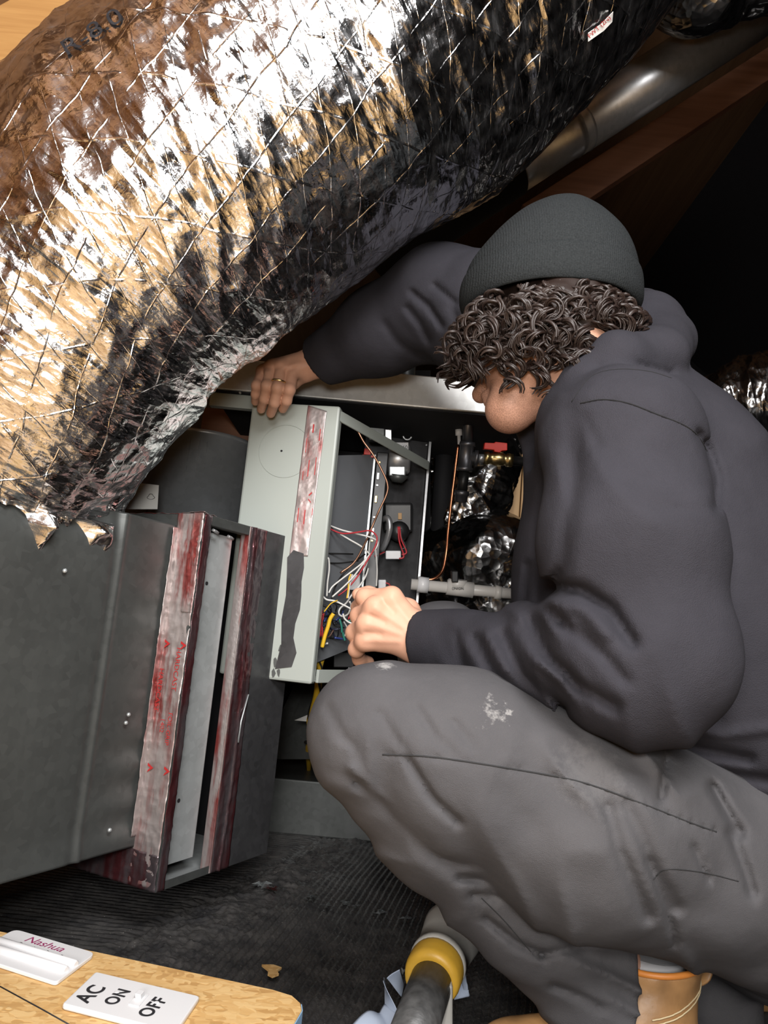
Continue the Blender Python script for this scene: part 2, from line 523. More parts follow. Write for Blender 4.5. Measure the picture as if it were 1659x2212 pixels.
M['galv'] = m_galv('galvanised_steel', .36, .5, .34, (1, 1.01, 1.03), .72)
M['cap'] = m_galv('brushed_cap_metal', .5, .66, .36, (1, 1.0, .98), .35)
M['drum'] = m_galv('drum_metal', .34, .46, .30, (.95, 1, 1.05), .3)
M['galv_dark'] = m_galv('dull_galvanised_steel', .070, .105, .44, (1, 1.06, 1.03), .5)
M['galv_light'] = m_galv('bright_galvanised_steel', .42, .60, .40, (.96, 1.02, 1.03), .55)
M['galv_black'] = m_galv('dark_sheet_metal', .045, .08, .30, (1, 1, 1.05), .4)
M['foil'] = m_foil(); M['farfoil'] = m_farfoil(); M['tape'] = m_tape(); M['tapedark'] = m_tapedark()
M['osb'] = m_osb()
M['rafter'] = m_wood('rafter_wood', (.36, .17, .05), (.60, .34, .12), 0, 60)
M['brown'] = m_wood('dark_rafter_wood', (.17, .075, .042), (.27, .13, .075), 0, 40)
M['attic_dark'] = plain('far_attic_dark', (.012, .010, .012), .9, 0, .3)  # near-black colour stands in for the darkness on the far attic timber
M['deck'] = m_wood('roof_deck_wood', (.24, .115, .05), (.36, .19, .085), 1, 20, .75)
M['post'] = m_wood('post_wood', (.42, .24, .10), (.60, .38, .18), 2, 60)
M['floor'] = m_floor()
M['hoodie'] = m_fabric('charcoal_fleece', (.0285, .0275, .0335), .92, 1000., .35, .02)
M['pants'] = m_fabric('grey_canvas', (.135, .13, .132), .8, 1500., .14, .12)
M['knit'] = m_knit(); M['skin'] = m_skin()
M['navy'] = m_fabric('navy_cloth', (.02, .022, .035), .9, 1500., .15, .1)
M['hair'] = plain('brown_hair', (.017, .0095, .0072), .45, 0, .5, 40, .1, 900)
M['leather'] = plain('tan_leather', (.34, .185, .075), .46, 0, .5, 34, .35, 130)
M['leather_rim'] = plain('orange_leather_edge', (.62, .22, .04), .5, 0, .15, 40, .1)
M['leather_dark'] = plain('brown_leather', (.12, .06, .03), .5, 0, .3, 30, .3, 120)
M['stitch'] = plain('cream_thread', (.62, .50, .30), .8)
M['lace'] = plain('gold_black_lace', (.20, .13, .04), .8, 0, .7, 120, .3)
M['rubber'] = plain('dark_rubber', (.02, .02, .02), .7)
M['sock'] = plain('white_sock', (.34, .34, .35), .9, 0, .1, 60, .4)
M['panel'] = plain('grey_green_enamel', (.36, .39, .36), .38, 0, .04, 8, .05)
M['black'] = plain('black_plastic', (.012, .012, .013), .4, 0, .2)
M['matt_black'] = plain('matt_black', (.006, .006, .008), .8, 0, .2)
M['white_plastic'] = plain('white_plastic', (.72, .72, .73), .32, 0, .03, 8, .03, 60)
M['pvc'] = plain('white_pvc', (.62, .60, .57), .35, 0, .08, 20, .03)
M['sheet_grey'] = plain('grey_sheet_steel', (.20, .21, .225), .42, .3, .12, 12, .05)
M['seam'] = plain('dark_seam_thread', (.020, .020, .021), .9)
M['seam_dark'] = plain('black_seam_thread', (.004, .004, .005), .95)
M['grey_plastic'] = plain('grey_plastic', (.44, .43, .40), .45, 0, .15, 20, .1)
M['yellow'] = plain('yellow_plastic', (.62, .36, .04), .45, 0, .15, 60, .15)
M['blackpipe'] = plain('scuffed_black_pipe', (.075, .075, .075), .42, .2, .9, 90, .3, 220)
M['iron'] = plain('grey_iron', (.14, .14, .15), .4, .85, .2, 30, .2, 90)
M['blackiron'] = plain('black_iron', (.02, .02, .02), .42, .5, .2, 30, .2, 90)
M['brass'] = plain('brass', (.50, .38, .17), .32, 1., .15, 40, .15)
M['red'] = plain('red_vinyl', (.62, .035, .02), .4, 0, .06)
M['copper'] = plain('copper', (.62, .25, .13), .3, 1., .15, 20, .05)
M['copper_dark'] = plain('tarnished_copper', (.32, .17, .11), .35, .9, .3, 40, .1)
for nm_, c_ in dict(w_white=(.66, .65, .62), w_red=(.42, .02, .03), w_black=(.012, .012, .012), w_yellow=(.75, .46, .03), w_green=(.02, .16, .12),
                    w_brown=(.10, .05, .035), w_navy=(.02, .022, .05), w_blue=(.03, .05, .2)).items():
    M[nm_] = plain(nm_.replace('w_', '') + '_wire_sheath', c_, .38, 0, .08)
M['gold'] = plain('gold', (.85, .66, .33), .22, 1., .05)
M['ink_red'] = plain('red_ink', (.42, .02, .02), .6)
M['ink_black'] = plain('black_ink', (.012, .012, .015), .6)
M['ink_wine'] = plain('wine_ink', (.30, .03, .12), .5)
M['paper'] = plain('white_paper', (.70, .69, .66), .7, 0, .03)
M['greycard'] = plain('grey_card', (.42, .42, .42), .6, 0, .05)
M['bag'] = plain('pale_blue_film', (.50, .58, .72), .35, 0, .06, 10, .1, 30)
M['blueedge'] = plain('blue_edge_paint', (.25, .42, .62), .6, 0, .15)
M['eye'] = plain('eye', (.5, .48, .45), .15)

# ================================================================== THE SHELL
def obj_struct(name, me, mat):
    return struct(obj(name, me, mat))
def roof_z(x): return 2.053 + .82 * x
# black corrugated membrane floor, ridged where it is seen, plain beyond
_gx = np.linspace(-1.05, .95, 560); _gy = np.linspace(.82, 2.75, 520)
X, Y = np.meshgrid(_gx, _gy, indexing='ij')
sA, sB = G(215, 2075)[:2], G(590, 1868)[:2]
sd = nrm(sB - sA); sn = np.array([-sd[1], sd[0]])
side = (X - sA[0]) * sn[0] + (Y - sA[1]) * sn[1]            # > 0: left of the lap seam
dR = nrm(G(900, 1880)[:2] - G(745, 2190)[:2]); nR = np.array([-dR[1], dR[0]])
dL = nrm(G(350, 1975)[:2] - G(0, 1930)[:2]); nL = np.array([-dL[1], dL[0]])
wob = .004 * n2(X * 6, Y * 6, 3.3) + .0015 * n2(X * 30, Y * 30, 1.3)
cR = (X * nR[0] + Y * nR[1]) + wob; cL = (X * nL[0] + Y * nL[1]) + wob
def rib(c, pitch):
    q = np.abs((c / pitch) % 1 - .5) * 2
    return np.clip((q - .12) / .3, 0, 1)
band = np.exp(-((side + .055) / .065) ** 2)
Z = np.where(side > 0, .0046 * rib(cL, .0155), .0050 * rib(cR, .0125))
Z = Z * (1 - .75 * band) + band * (.006 + .010 * ridged(X * 30 + Y * 8, Y * 34, 7.7) * (ridged(X * 60, Y * 60, 2.) * .5 + .5) + .002 * rib(cL + .3 * cR, .012))
Z = Z + .0055 * n2(X * 2.4, Y * 2.4, 9.) + .0025 * ridged(X * 11, Y * 11, 4.) * np.clip(n2(X * 3, Y * 3, 5.), 0, 1)
Z = Z + .0035 * np.clip(side * 60, 0, 1)
edge = np.minimum(np.minimum(X + 1.05, .95 - X), np.minimum(Y - .82, 2.75 - Y))
Z = np.where(edge < .006, -.006, Z - .006)
V = np.stack([X, Y, Z], -1).reshape(-1, 3)
nu_, nv_ = X.shape
_i = np.arange(nu_ - 1)[:, None] * nv_; _j = np.arange(nv_ - 1)[None]
F = np.stack([_i + _j, _i + nv_ + _j, _i + nv_ + _j + 1, _i + _j + 1], -1).reshape(-1, 4)
b0 = len(V)
V = np.vstack([V, [(-3.2, -3, -.008), (5, -3, -.008), (5, 7, -.008), (-3.2, 7, -.008)]])
F = np.vstack([F, [[b0, b0 + 1, b0 + 2, b0 + 3]]])
obj_struct('floor', mesh('floor', V, F, True), M['floor'])

# plywood decking around the photographer, the roof deck, the gable walls
obj_struct('floor_decking', box_me((-2.2, -2.6, -.008), (4.4, 0, 0), (0, 2.85, 0), (0, 0, .1)), M['osb'])
obj_struct('trim_1', box_me((-1.3, .25, -.008), (1.12, 0, 0), (0, .52, 0), (0, 0, .1)), M['post'])
zr = lambda x: roof_z(x) + .22
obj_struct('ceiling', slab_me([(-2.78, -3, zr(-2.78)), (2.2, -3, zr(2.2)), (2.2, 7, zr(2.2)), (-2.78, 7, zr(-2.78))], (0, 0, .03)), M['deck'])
obj_struct('wall_right', slab_me([(2.2, -3, zr(2.2)), (6, -3, .9), (6, 7, .9), (2.2, 7, zr(2.2))], (0, 0, .03)), M['attic_dark'])
obj_struct('wall_back', box_me((-3.2, 7, -.01), (9.2, 0, 0), (0, .05, 0), (0, 0, 4.2)), M['attic_dark'])
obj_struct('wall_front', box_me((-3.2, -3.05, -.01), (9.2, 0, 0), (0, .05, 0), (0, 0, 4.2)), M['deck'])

def rafter(y, x0, x1, name, label, th=.04, dep=.19, mat='rafter', group=None):
    me = poly_me([(x0, y, roof_z(x0)), (x1, y, roof_z(x1)), (x1, y, roof_z(x1) + dep), (x0, y, roof_z(x0) + dep)], (0, th, 0), .003)
    return tag(obj(name, me, M[mat]), label, 'rafter', group)
rafter(W(100, 120, 1.36)[1], -2.3, 1.6, 'rafter', 'orange pine rafter above the big foil duct, top left corner')
for yy in (.45, -.2, -.85, -1.5, -2.15):
    rafter(yy, -2.3, 2.0, 'rafter', 'pine rafter of the roof above and behind the viewer', group='rafters over the decking')
# brown timber brace under the flue pipe
a0, a1 = W(1205, 392, 2.55), W(1262, 436, 2.55); e0, e1 = W(1720, 62, 2.55), W(1720, 132, 2.55)
a0 = a0 + (a0 - e0) * .15; a1 = a1 + (a1 - e1) * .15
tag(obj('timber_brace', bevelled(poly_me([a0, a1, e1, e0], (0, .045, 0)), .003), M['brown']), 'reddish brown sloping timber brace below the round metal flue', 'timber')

# ================================================================== THE FOIL DUCTS
from mathutils.bvhtree import BVHTree
def foil_tube(pts, ns, nt, amp=1., start=0., ruffle=0., seedz=0., n0=None):
    P = catmull([W(*p[:3]) for p in pts], ns)
    R = np.interp(np.linspace(0, len(pts) - 1, ns), np.arange(len(pts)), [p[3] for p in pts])
    T = np.gradient(P, axis=0); T /= np.linalg.norm(T, axis=1)[:, None]
    n = nrm(_fw if n0 is None else n0); N = []
    for t in T:
        n = n - (n @ t) * t; n = n / np.linalg.norm(n); N.append(n)
    N = np.array(N); Bv = np.cross(T, N)
    s = np.concatenate([[0], np.cumsum(np.linalg.norm(np.diff(P, axis=0), axis=1))])
    ang = np.linspace(0, 2 * math.pi, nt)                    # seam on the far side
    S, A = np.meshgrid(s, ang, indexing='ij')
    Tt = A * R.mean()
    k = S * .88 + Tt * .47; l = Tt * .88 - S * .47            # wrinkles run askew around the duct
    fold = ridged(k * 11 + .5 * n2(l * 4, k * 3, 1.7 + seedz), l * 2.2, 5.1 + seedz)
    fold2 = ridged(k * 25 + .6 * n2(l * 7, k * 5, 2.7), l * 5., 6.4 + seedz)
    crump = ridged(S * 34, Tt * 30, 8.2 + seedz); crump2 = ridged(S * 75, Tt * 60, 3.9)
    lump = n2(S * 5, Tt * 4, 2.2 + seedz)
    D = amp * (.014 * lump + .007 * fold * (.35 + .65 * np.clip(n2(S * 3, Tt * 3, 1.1) + .6, 0, 1)) + .0036 * fold2 + .0020 * crump + .0009 * crump2)
    if ruffle:
        e = np.exp(-(S / .10) ** 2)
        D = D + ruffle * e * (.022 * np.sin(A * 7 + 2.5 * n2(A * 2, S * 6, .3)) + .020 * ridged(A * 5, S * 9, .9) + .012 * ridged(A * 14, S * 22, 1.9)) + .012 * e * ruffle
    D[:, -1] = D[:, 0]
    rad = R[:, None] + D
    ring = np.cos(A)[..., None] * N[:, None] + np.sin(A)[..., None] * Bv[:, None]
    V = (P[:, None] + ring * rad[..., None]).reshape(-1, 3)
    i = np.arange(ns - 1)[:, None] * nt; j = np.arange(nt - 1)[None]
    F = np.stack([i + j, i + j + 1, i + nt + j + 1, i + nt + j], -1).reshape(-1, 4)
    return V, F, np.stack([S.ravel(), Tt.ravel()], -1)
V, F, uv = foil_tube([(-100, 1062, 1.13, .20), (-55, 955, 1.13, .225), (50, 805, 1.12, .245), (246, 530, 1.10, .255), (602, 252, 1.12, .258), (1010, -55, 1.17, .272), (1215, -270, 1.25, .28), (1270, -440, 1.3, .28)], 620, 460, 1., 0, 1.)
duct = thing('insulated_duct', 'huge silver foil-wrapped insulated duct sweeping across the top left', 'duct', W(-40, 1110, 1.14))
duct_me = mesh('duct', V, F, True, uv)
duct_skin = obj('foil_jacket', duct_me, M['foil'], duct)
DBV = BVHTree.FromPolygons([tuple(v) for v in V.tolist()], F.tolist())
def onto(px, py, lift=.0015, bvh=None):
    v = nrm(W(px, py, 1) - CAM)
    h = (bvh or DBV).ray_cast(Vector(CAM), Vector(v))
    if h[0] is None: return None
    return np.array(h[0]) - v * lift
def print_on_duct(name, s, x0, y0, x1, y1, hpx, mat, lift=.004):
    me, co = text_me(s, 1., (0, 0, 0), (1, 0, 0), (0, 1, 0), 0)
    xs = co[:, 0].max(); d = np.array([x1 - x0, y1 - y0]); L = np.linalg.norm(d); d = d / L; nn = np.array([d[1], -d[0]])
    bm = bmesh.new(); bm.from_mesh(me)
    bmesh.ops.triangulate(bm, faces=bm.faces)
    bmesh.ops.subdivide_edges(bm, edges=bm.edges, cuts=2)
    last = None
    for v in bm.verts:
        q = np.array([x0, y0]) + d * (v.co.x / xs * L) + nn * (v.co.y * hpx / .7)
        w = onto(q[0], q[1], lift)
        if w is None: w = last if last is not None else W(q[0], q[1], 1.15)
        last = w
        v.co = Vector(w)
    bm.to_mesh(me); bm.free()
    return obj(name, me, M[mat], duct)
print_on_duct('rating_print', 'R-8.0', 142, 122, 268, 42, 34, 'ink_black')
# paper tag
q4 = [(1270, 71), (1298, 52), (1324, 25), (1322, 47), (1304, 66), (1270, 90)]
qq = []
for x, y in q4:
    w = onto(x, y, .006); qq.append(w if w is not None else W(x, y, 1.1))
tg = obj('paper_tag', mesh('tag', qq, [(0, 1, 4, 5), (1, 2, 3, 4)]), M['paper'], duct)
tg.modifiers.new('thickness', 'SOLIDIFY').thickness = .0006
tg['label'] = 'white paper tag with red print'
print_on_duct('tag_print', 'FWT (2N)', 1274, 83, 1320, 40, 9, 'ink_red', .008)

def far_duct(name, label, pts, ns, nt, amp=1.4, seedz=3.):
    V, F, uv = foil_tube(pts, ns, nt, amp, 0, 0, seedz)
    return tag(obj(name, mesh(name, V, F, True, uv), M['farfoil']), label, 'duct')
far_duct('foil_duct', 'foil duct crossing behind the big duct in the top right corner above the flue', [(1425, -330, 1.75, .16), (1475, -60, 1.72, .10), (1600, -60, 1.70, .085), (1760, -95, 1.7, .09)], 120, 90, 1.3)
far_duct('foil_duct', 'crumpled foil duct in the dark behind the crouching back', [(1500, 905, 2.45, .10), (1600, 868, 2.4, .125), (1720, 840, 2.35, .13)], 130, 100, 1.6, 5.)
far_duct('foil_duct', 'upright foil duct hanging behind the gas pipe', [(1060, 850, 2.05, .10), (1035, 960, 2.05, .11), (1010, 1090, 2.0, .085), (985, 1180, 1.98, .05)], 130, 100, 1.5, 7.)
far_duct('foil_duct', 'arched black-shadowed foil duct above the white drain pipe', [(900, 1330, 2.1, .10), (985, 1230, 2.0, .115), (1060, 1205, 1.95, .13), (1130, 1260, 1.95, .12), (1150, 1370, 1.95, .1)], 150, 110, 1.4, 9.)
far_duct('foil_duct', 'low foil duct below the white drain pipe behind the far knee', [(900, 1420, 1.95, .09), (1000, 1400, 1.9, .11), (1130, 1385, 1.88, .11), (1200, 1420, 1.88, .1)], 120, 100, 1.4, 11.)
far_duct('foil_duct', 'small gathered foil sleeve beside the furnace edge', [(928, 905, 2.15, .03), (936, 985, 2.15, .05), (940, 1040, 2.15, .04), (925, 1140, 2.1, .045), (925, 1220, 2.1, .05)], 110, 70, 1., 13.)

# ================================================================== RETURN PLENUM AND FILTER RACK
TH = math.radians(28)
U = np.array([math.sin(TH), math.cos(TH), 0]); N_ = np.array([math.cos(TH), -math.sin(TH), 0])
A = W(385, 1135, 1.22)
def s_at(px, base, zoff=0.):
    """distance along U from base whose image column is px"""
    a, b = -1.0, .8
    for _ in range(50):
        m = (a + b) / 2
        x = PXY(base + U * m - ZV * zoff)[0]
        if x < px: a = m
        else: b = m
    return m
plen = thing('return_plenum', 'big dark grey sheet metal return plenum below the foil duct', 'plenum', A - ZV * .5 - U * .4)
HP = .50
seam = -s_at(277, A)
def plen_disp(a, b):
    x = 1.0 - a                                             # distance from the right end
    d = .0045 * n2(a * 3, b * 3, 1.) + .0012 * n2(a * 14, b * 3, 2.)
    d = d + .0028 * np.exp(-((x - seam) / .005) ** 2) - .0015 * np.exp(-((x - seam - .012) / .006) ** 2)
    d = d + .004 * np.clip((b - HP + .035) / .035, 0, 1)
    dent = np.exp(-((x - .03) / .05) ** 2) * .0022 * np.sin(b * 120) * np.clip(n2(b * 8, a * 2, 4.) + .2, 0, 1)
    roll = -.02 * np.exp(-(b / .035) ** 2) * np.clip((x - seam) / .05, 0, 1)
    return d + dent + roll
f_ = sheet_me(A - U * 1.0, A, A - ZV * HP, A - U * 1.0 - ZV * HP, 330, 150, lambda a, b: -plen_disp(a, b), .0)
bm = bmesh.new(); bm.from_mesh(f_); bmesh.ops.reverse_faces(bm, faces=bm.faces); bm.to_mesh(f_); bm.free()
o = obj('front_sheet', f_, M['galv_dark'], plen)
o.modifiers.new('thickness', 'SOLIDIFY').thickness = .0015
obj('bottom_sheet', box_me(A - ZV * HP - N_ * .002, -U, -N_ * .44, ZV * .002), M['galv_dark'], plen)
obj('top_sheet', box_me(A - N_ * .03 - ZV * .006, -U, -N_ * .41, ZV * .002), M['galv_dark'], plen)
obj('rear_sheet', box_me(A - N_ * .44, -U, -ZV * HP, N_ * .002), M['galv_dark'], plen)
for dx, dz in ((.055, .30), (.058, .312), (.06, .545 - .08), (.21, .10)):
    c = A - U * dx - ZV * dz + N_ * .004
    obj('screw', rod_me(c, c + N_ * .004, [(0, .0035), (.6, .0032), (1, .0012)], 8), M['galv_light'], plen)

rack = thing('filter_rack', 'tall open filter rack with red-stained foil tape on its edges', 'filter rack', A - ZV * .57)
HR = .575
O = A + N_ * .054 + ZV * .020
s1 = s_at(541, O); s2 = s_at(650, O); s0 = .018
def crk(a, b): return .0009 * ridged(a * 60, b * 60, 2.) + .0007 * ridged(a * 140, b * 90, 5.) + .0006 * n2(a * 30, b * 15, 1.)
def crk2(a, b): return .0016 * ridged(a * 50, b * 22, 2.) + .0012 * ridged(a * 130, b * 110, 5.)
def tape(parent, p00, p10, p11, p01, nu, nv, mat='tape', fn=crk):
    o = obj('foil_tape', sheet_me(p00, p10, p11, p01, nu, nv, fn, .0004), M[mat], parent)
    return o
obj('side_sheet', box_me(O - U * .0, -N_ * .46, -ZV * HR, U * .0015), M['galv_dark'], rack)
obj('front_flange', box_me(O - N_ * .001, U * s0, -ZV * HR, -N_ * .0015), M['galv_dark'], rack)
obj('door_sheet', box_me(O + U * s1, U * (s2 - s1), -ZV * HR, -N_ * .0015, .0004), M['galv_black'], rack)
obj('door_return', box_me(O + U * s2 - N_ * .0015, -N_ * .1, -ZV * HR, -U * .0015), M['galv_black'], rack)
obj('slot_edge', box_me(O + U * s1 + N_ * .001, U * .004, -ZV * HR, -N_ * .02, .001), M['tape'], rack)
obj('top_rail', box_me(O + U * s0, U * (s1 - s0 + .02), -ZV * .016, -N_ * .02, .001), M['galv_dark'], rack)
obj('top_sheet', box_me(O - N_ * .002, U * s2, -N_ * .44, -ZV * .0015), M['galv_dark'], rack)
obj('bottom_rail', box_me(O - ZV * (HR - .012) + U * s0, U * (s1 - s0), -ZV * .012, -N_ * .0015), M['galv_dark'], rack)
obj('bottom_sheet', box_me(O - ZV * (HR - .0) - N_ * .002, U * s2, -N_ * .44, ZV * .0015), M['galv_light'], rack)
obj('rear_sheet', box_me(O - N_ * .44, U * s2, -ZV * HR, -N_ * .0015), M['matt_black'], rack)  # rear and end sheets matt black, standing in for the cavity's darkness
obj('end_sheet', box_me(O + U * s2 - N_ * .1, -N_ * .34, -ZV * HR, -U * .0015), M['matt_black'], rack)
# inner channel seen through the slot
ch = O + U * (s0 + .006) - N_ * .020 - ZV * .024
cu_ = U * (s1 - s0 - .026)
obj('inner_channel', join_me(box_me(ch, cu_, -ZV * (HR - .05), -N_ * .0015, .0004), box_me(ch, -N_ * .03, -ZV * (HR - .05), U * .0015, .0003),
    box_me(ch + cu_, -N_ * .03, -ZV * (HR - .05), -U * .0015, .0003)), M['galv_light'], rack)
obj('channel_groove', box_me(ch + U * .014 + N_ * .0004, U * .0012, -ZV * (HR - .05), -N_ * .0008), M['galv_dark'], rack)
for zz in (.085, .43):
    c = ch + U * .024 - ZV * zz
    obj('bolt_hole', rod_me(c + N_ * .0008, c - N_ * .001, [(0, .0032), (1, .0032)], 12), M['matt_black'], rack)
obj('inner_stop', box_me(O + U * (s0 + .001) - N_ * .03 - ZV * .05, U * .014, -ZV * .12, -N_ * .001), M['galv'], rack)
for zz in (.018, .022):
    c = O + U * (s0 + .01 + (zz - .018) * 10) - ZV * (zz + .004) - N_ * .004
    obj('rail_tab', rod_me(c, c + U * .014 - ZV * .003, [(0, .0025), (.5, .003), (1, .0025)], 8), M['galv'], rack)
# tape over the plenum joint (two runs), the front flange, the door edge
j0 = A + N_ * .0020 - U * .012 - ZV * .004
tape(rack, j0 - ZV * (HP - .02), j0 + U * .0118 - ZV * (HP - .02), j0 + U * .0118, j0, 8, 150, 'tape')
k0 = O - U * .0012
tape(rack, k0 - N_ * .056 - ZV * (HR - .004), k0 - N_ * .001 - ZV * (HR - .004), k0 - N_ * .001, k0 - N_ * .056, 22, 170, 'tape')
tape(rack, k0 - N_ * .021 - ZV * .16, k0 - N_ * .0008 - ZV * .16, k0 - N_ * .0008 + ZV * .001, k0 - N_ * .021 + ZV * .001, 20, 80, 'tape', crk2)
m0 = O + N_ * .0012
tape(rack, m0 - ZV * HR, m0 + U * (s0 - .001) - ZV * HR, m0 + U * (s0 - .001), m0, 10, 120, 'tapedark')
d0 = O + U * (s1 + .004) + N_ * .0008
tape(rack, d0 - ZV * HR, d0 + U * .045 - ZV * HR, d0 + U * .045, d0, 24, 150, 'tapedark', lambda a, b: crk(a, b) + .004 * np.exp(-((a - .018 - .008 * np.sin(b * 9)) / .0022) ** 2))
t0 = O + ZV * .0012 - U * .001
tape(rack, t0 - N_ * .30, t0 - N_ * .30 + U * .03, t0 + U * .03, t0, 20, 60, 'tape', crk2)
# tape lapping under the plenum
lo_ = O - U * .0016 - ZV * (HR - .052)
tape(rack, lo_ - N_ * .20 - ZV * .052, lo_ - ZV * .052, lo_, lo_ - N_ * .20, 50, 16, 'tapedark', crk2)
# red print on the joint tape
def tape_word(s, size, off_n, dz):
    me, _ = text_me(s, size, k0 - N_ * off_n - ZV * dz - U * .0022, -ZV, -(-N_) if False else N_, .0003, 1.0)
    w = obj('red_print', me, M['ink_red'], rack)
    return w
tape_word('HARDCAST', .013, .018, .215)
tape_word('FOIL-GRIP', .011, .017, .315)
tape_word('1402', .011, .031, .325)
tape_word('HARDCAST', .013, .048, .25)
for dz in (.205, .395):
    for on in (.012, .046):
        c = k0 - N_ * on - ZV * dz - U * .0022
        obj('red_print', poly_me([c, c + N_ * .012 - ZV * .006, c - ZV * .014, c - ZV * .010 + N_ * .002, c + N_ * .006 - ZV * .0065, c - ZV * .004], U * .0003), M['ink_red'], rack)
# drip of bright sealant on the door
c0 = O + U * (s1 + .035) + N_ * .003
obj('sealant_drip', tube_me([c0 + U * .012 - ZV * .29, c0 - ZV * .335, c0 - U * .002 - ZV * .37], [.0012, .0016, .0022], 6), M['galv_light'], rack)

# ================================================================== FURNACE
fur = thing('furnace', 'opened furnace cabinet with grey-green side panel and bare galvanised top', 'furnace', W(700, 1600, 1.75) * np.array([1, 1, 0]))
TL, TR = W(545, 867, 1.455), W(735, 877, 1.425)
HF = .525
px_ = TR - TL; pn = nrm(np.cross(px_, ZV))                     # towards the viewer
if pn @ _fw > 0: pn = -pn
obj('access_panel', box_me(TL, px_, -ZV * HF, -pn * .028, .0045), M['panel'], fur)
def onp(a, z, lift=.001): return TL + px_ * a - ZV * z + pn * lift
tape(fur, onp(.62, .295), onp(.82, .295), onp(.86, .012), onp(.64, .002), 20, 80, 'tape', lambda a, b: .0003 * ridged(a * 60, b * 60, 2.) + .0004 * ridged(a * 110, b * 40, 5.))
rs = random.Random(8)
for z_ in (.05, .12, .20):
    for a_ in (.68, .74, .80):
        obj('red_print', box_me(onp(a_ + rs.uniform(-.02, .02), z_ + rs.uniform(-.02, .02), .0022), px_ * rs.uniform(.006, .015), -ZV * rs.uniform(.012, .035), pn * .0003), M['ink_red'], fur)
for q_ in ((.76, .178), (.76, .185)):
    c = onp(*q_, .0024)
    obj('red_print', poly_me([c, c + px_ * .03 + ZV * (.006 if q_[1] < .18 else -.006), c + px_ * .035 + ZV * (.003 if q_[1] < .18 else -.009), c - ZV * .003], pn * .0003), M['ink_red'], fur)
# torn residue where the tape has been pulled away, and bare chips
rs = random.Random(3)
pts = [onp(.60, .30, .0018), onp(.66, .285, .0018)]
for i_ in range(9): pts.append(onp(.79 + rs.uniform(-.03, .03), .29 + i_ * .026, .0018))
for i_ in range(5): pts.append(onp(.62 + rs.uniform(-.03, .02), .505 - i_ * .045, .0018))
obj('torn_tape', poly_me(pts, -pn * .0006), M['galv_black'], fur)
for i_ in range(6):
    c = np.array([rs.uniform(.55, .68), rs.uniform(.46, .515)])
    obj('paint_chip', poly_me([onp(c[0] + .025 * math.cos(w) * rs.uniform(.4, 1), c[1] + .011 * math.sin(w) * rs.uniform(.4, 1), .0012) for w in np.linspace(0, 6.28, 8)[:-1]], -pn * .0005), M['galv_dark'], fur)
cr = onp(.44, .096, .0004)
ex, ez = nrm(px_), ZV
obj('knockout_ring', tube_me([cr + .052 * (math.cos(w) * ex + math.sin(w) * ez) for w in np.linspace(0, 2 * math.pi, 49)], .0007, 6, True, False), M['panel'], fur)
c = onp(.40, .096, .0006)
obj('screw_hole', rod_me(c, c - pn * .001, [(0, .0022), (1, .0022)], 10), M['matt_black'], fur)
# right edge return of the panel, receding top rail, post and lip
TR2 = TR - pn * .004
RD = nrm(W(932, 938, 1.80) - W(737, 887, 1.445)); RD[2] = 0; RD = nrm(RD)
LR = .40
obj('top_rail', box_me(TR - ZV * .006 - pn * .02, RD * LR, -ZV * .022, pn * .012, .002), M['panel'], fur)
obj('bottom_lip', box_me(TR - ZV * (HF - .002) - pn * .026, RD * .30, ZV * .024, nrm(np.cross(RD, ZV)) * .006, .001), M['panel'], fur)
obj('bottom_shelf', box_me(TR - ZV * (HF - .004) - pn * .03, RD * .30, -nrm(np.cross(RD, ZV)) * .2, ZV * .002), M['panel'], fur)
pt0 = W(928, 934, 1.82)
obj('corner_post', box_me(pt0, _r0 * .007, -ZV * .46, _r0 * 0 + np.array([0, .02, 0]), .001), M['galv'], fur)
obj('partition', slab_me([W(792, 925, 1.80), W(926, 936, 1.83), W(926, 936, 1.83) - ZV * .46, W(792, 925, 1.80) - ZV * .48], np.array([0, .004, 0])), M['galv_black'], fur)
for i_ in range(4):
    c = W(921 - 8 * i_, 962 + 90 * i_, 1.818)
    obj('screw', rod_me(c, c - np.array([0, .003, 0]), [(0, .003), (1, .002)], 8), M['galv'], fur)
cpl = W(716, 984, 1.505); cpr = W(808, 982, 1.64)
obj('control_plate', slab_me([cpl, cpr, cpr - ZV * .42, cpl - ZV * .42], nrm(np.cross(cpr - cpl, ZV)) * -.003, .0006), M['sheet_grey'], fur)
obj('plate_edge', box_me(cpr, ZV * -.40, np.array([.004, 0, 0]), np.array([0, .012, 0])), M['galv_light'], fur)
bs = cpr + np.array([.006, .01, 0])
obj('terminal_strip', box_me(bs + ZV * .01, np.array([.026, 0, 0]), -ZV * .42, np.array([0, .02, 0]), .002), M['black'], fur)
for i_ in range(7):
    c = bs + np.array([.004, -.003, -.012 - .026 * i_ - (.02 if i_ > 3 else 0)])
    obj('terminal', box_me(c, (.006, 0, 0), (0, .004, 0), (0, 0, -.016 if i_ % 2 else -.005), .0008), M['galv'] if i_ % 3 else M['brass'], fur)
obj('limit_switch', join_me(box_me(W(787, 968, 1.63), (.015, 0, 0), (0, .01, 0), (0, 0, -.014), .001), box_me(W(783, 982, 1.63), (.026, 0, 0), (0, .012, 0), (0, 0, -.004))), M['red'], fur)
def cb(name, x0, y0, x1, y1, d, dep, mat, bev=.001, parent=None):
    a, b, c_ = W(x0, y0, d), W(x1, y0, d), W(x0, y1, d)
    return obj(name, box_me(a, b - a, c_ - a, _fw * dep, bev), M[mat], parent or fur)
cb('valve_body', 796, 914, 832, 952, 1.74, .05, 'galv_dark', .003)
cb('valve_bracket', 832, 915, 846, 958, 1.745, .03, 'galv', .001)
c0 = W(838, 990, 1.72); c1 = W(886, 992, 1.72)
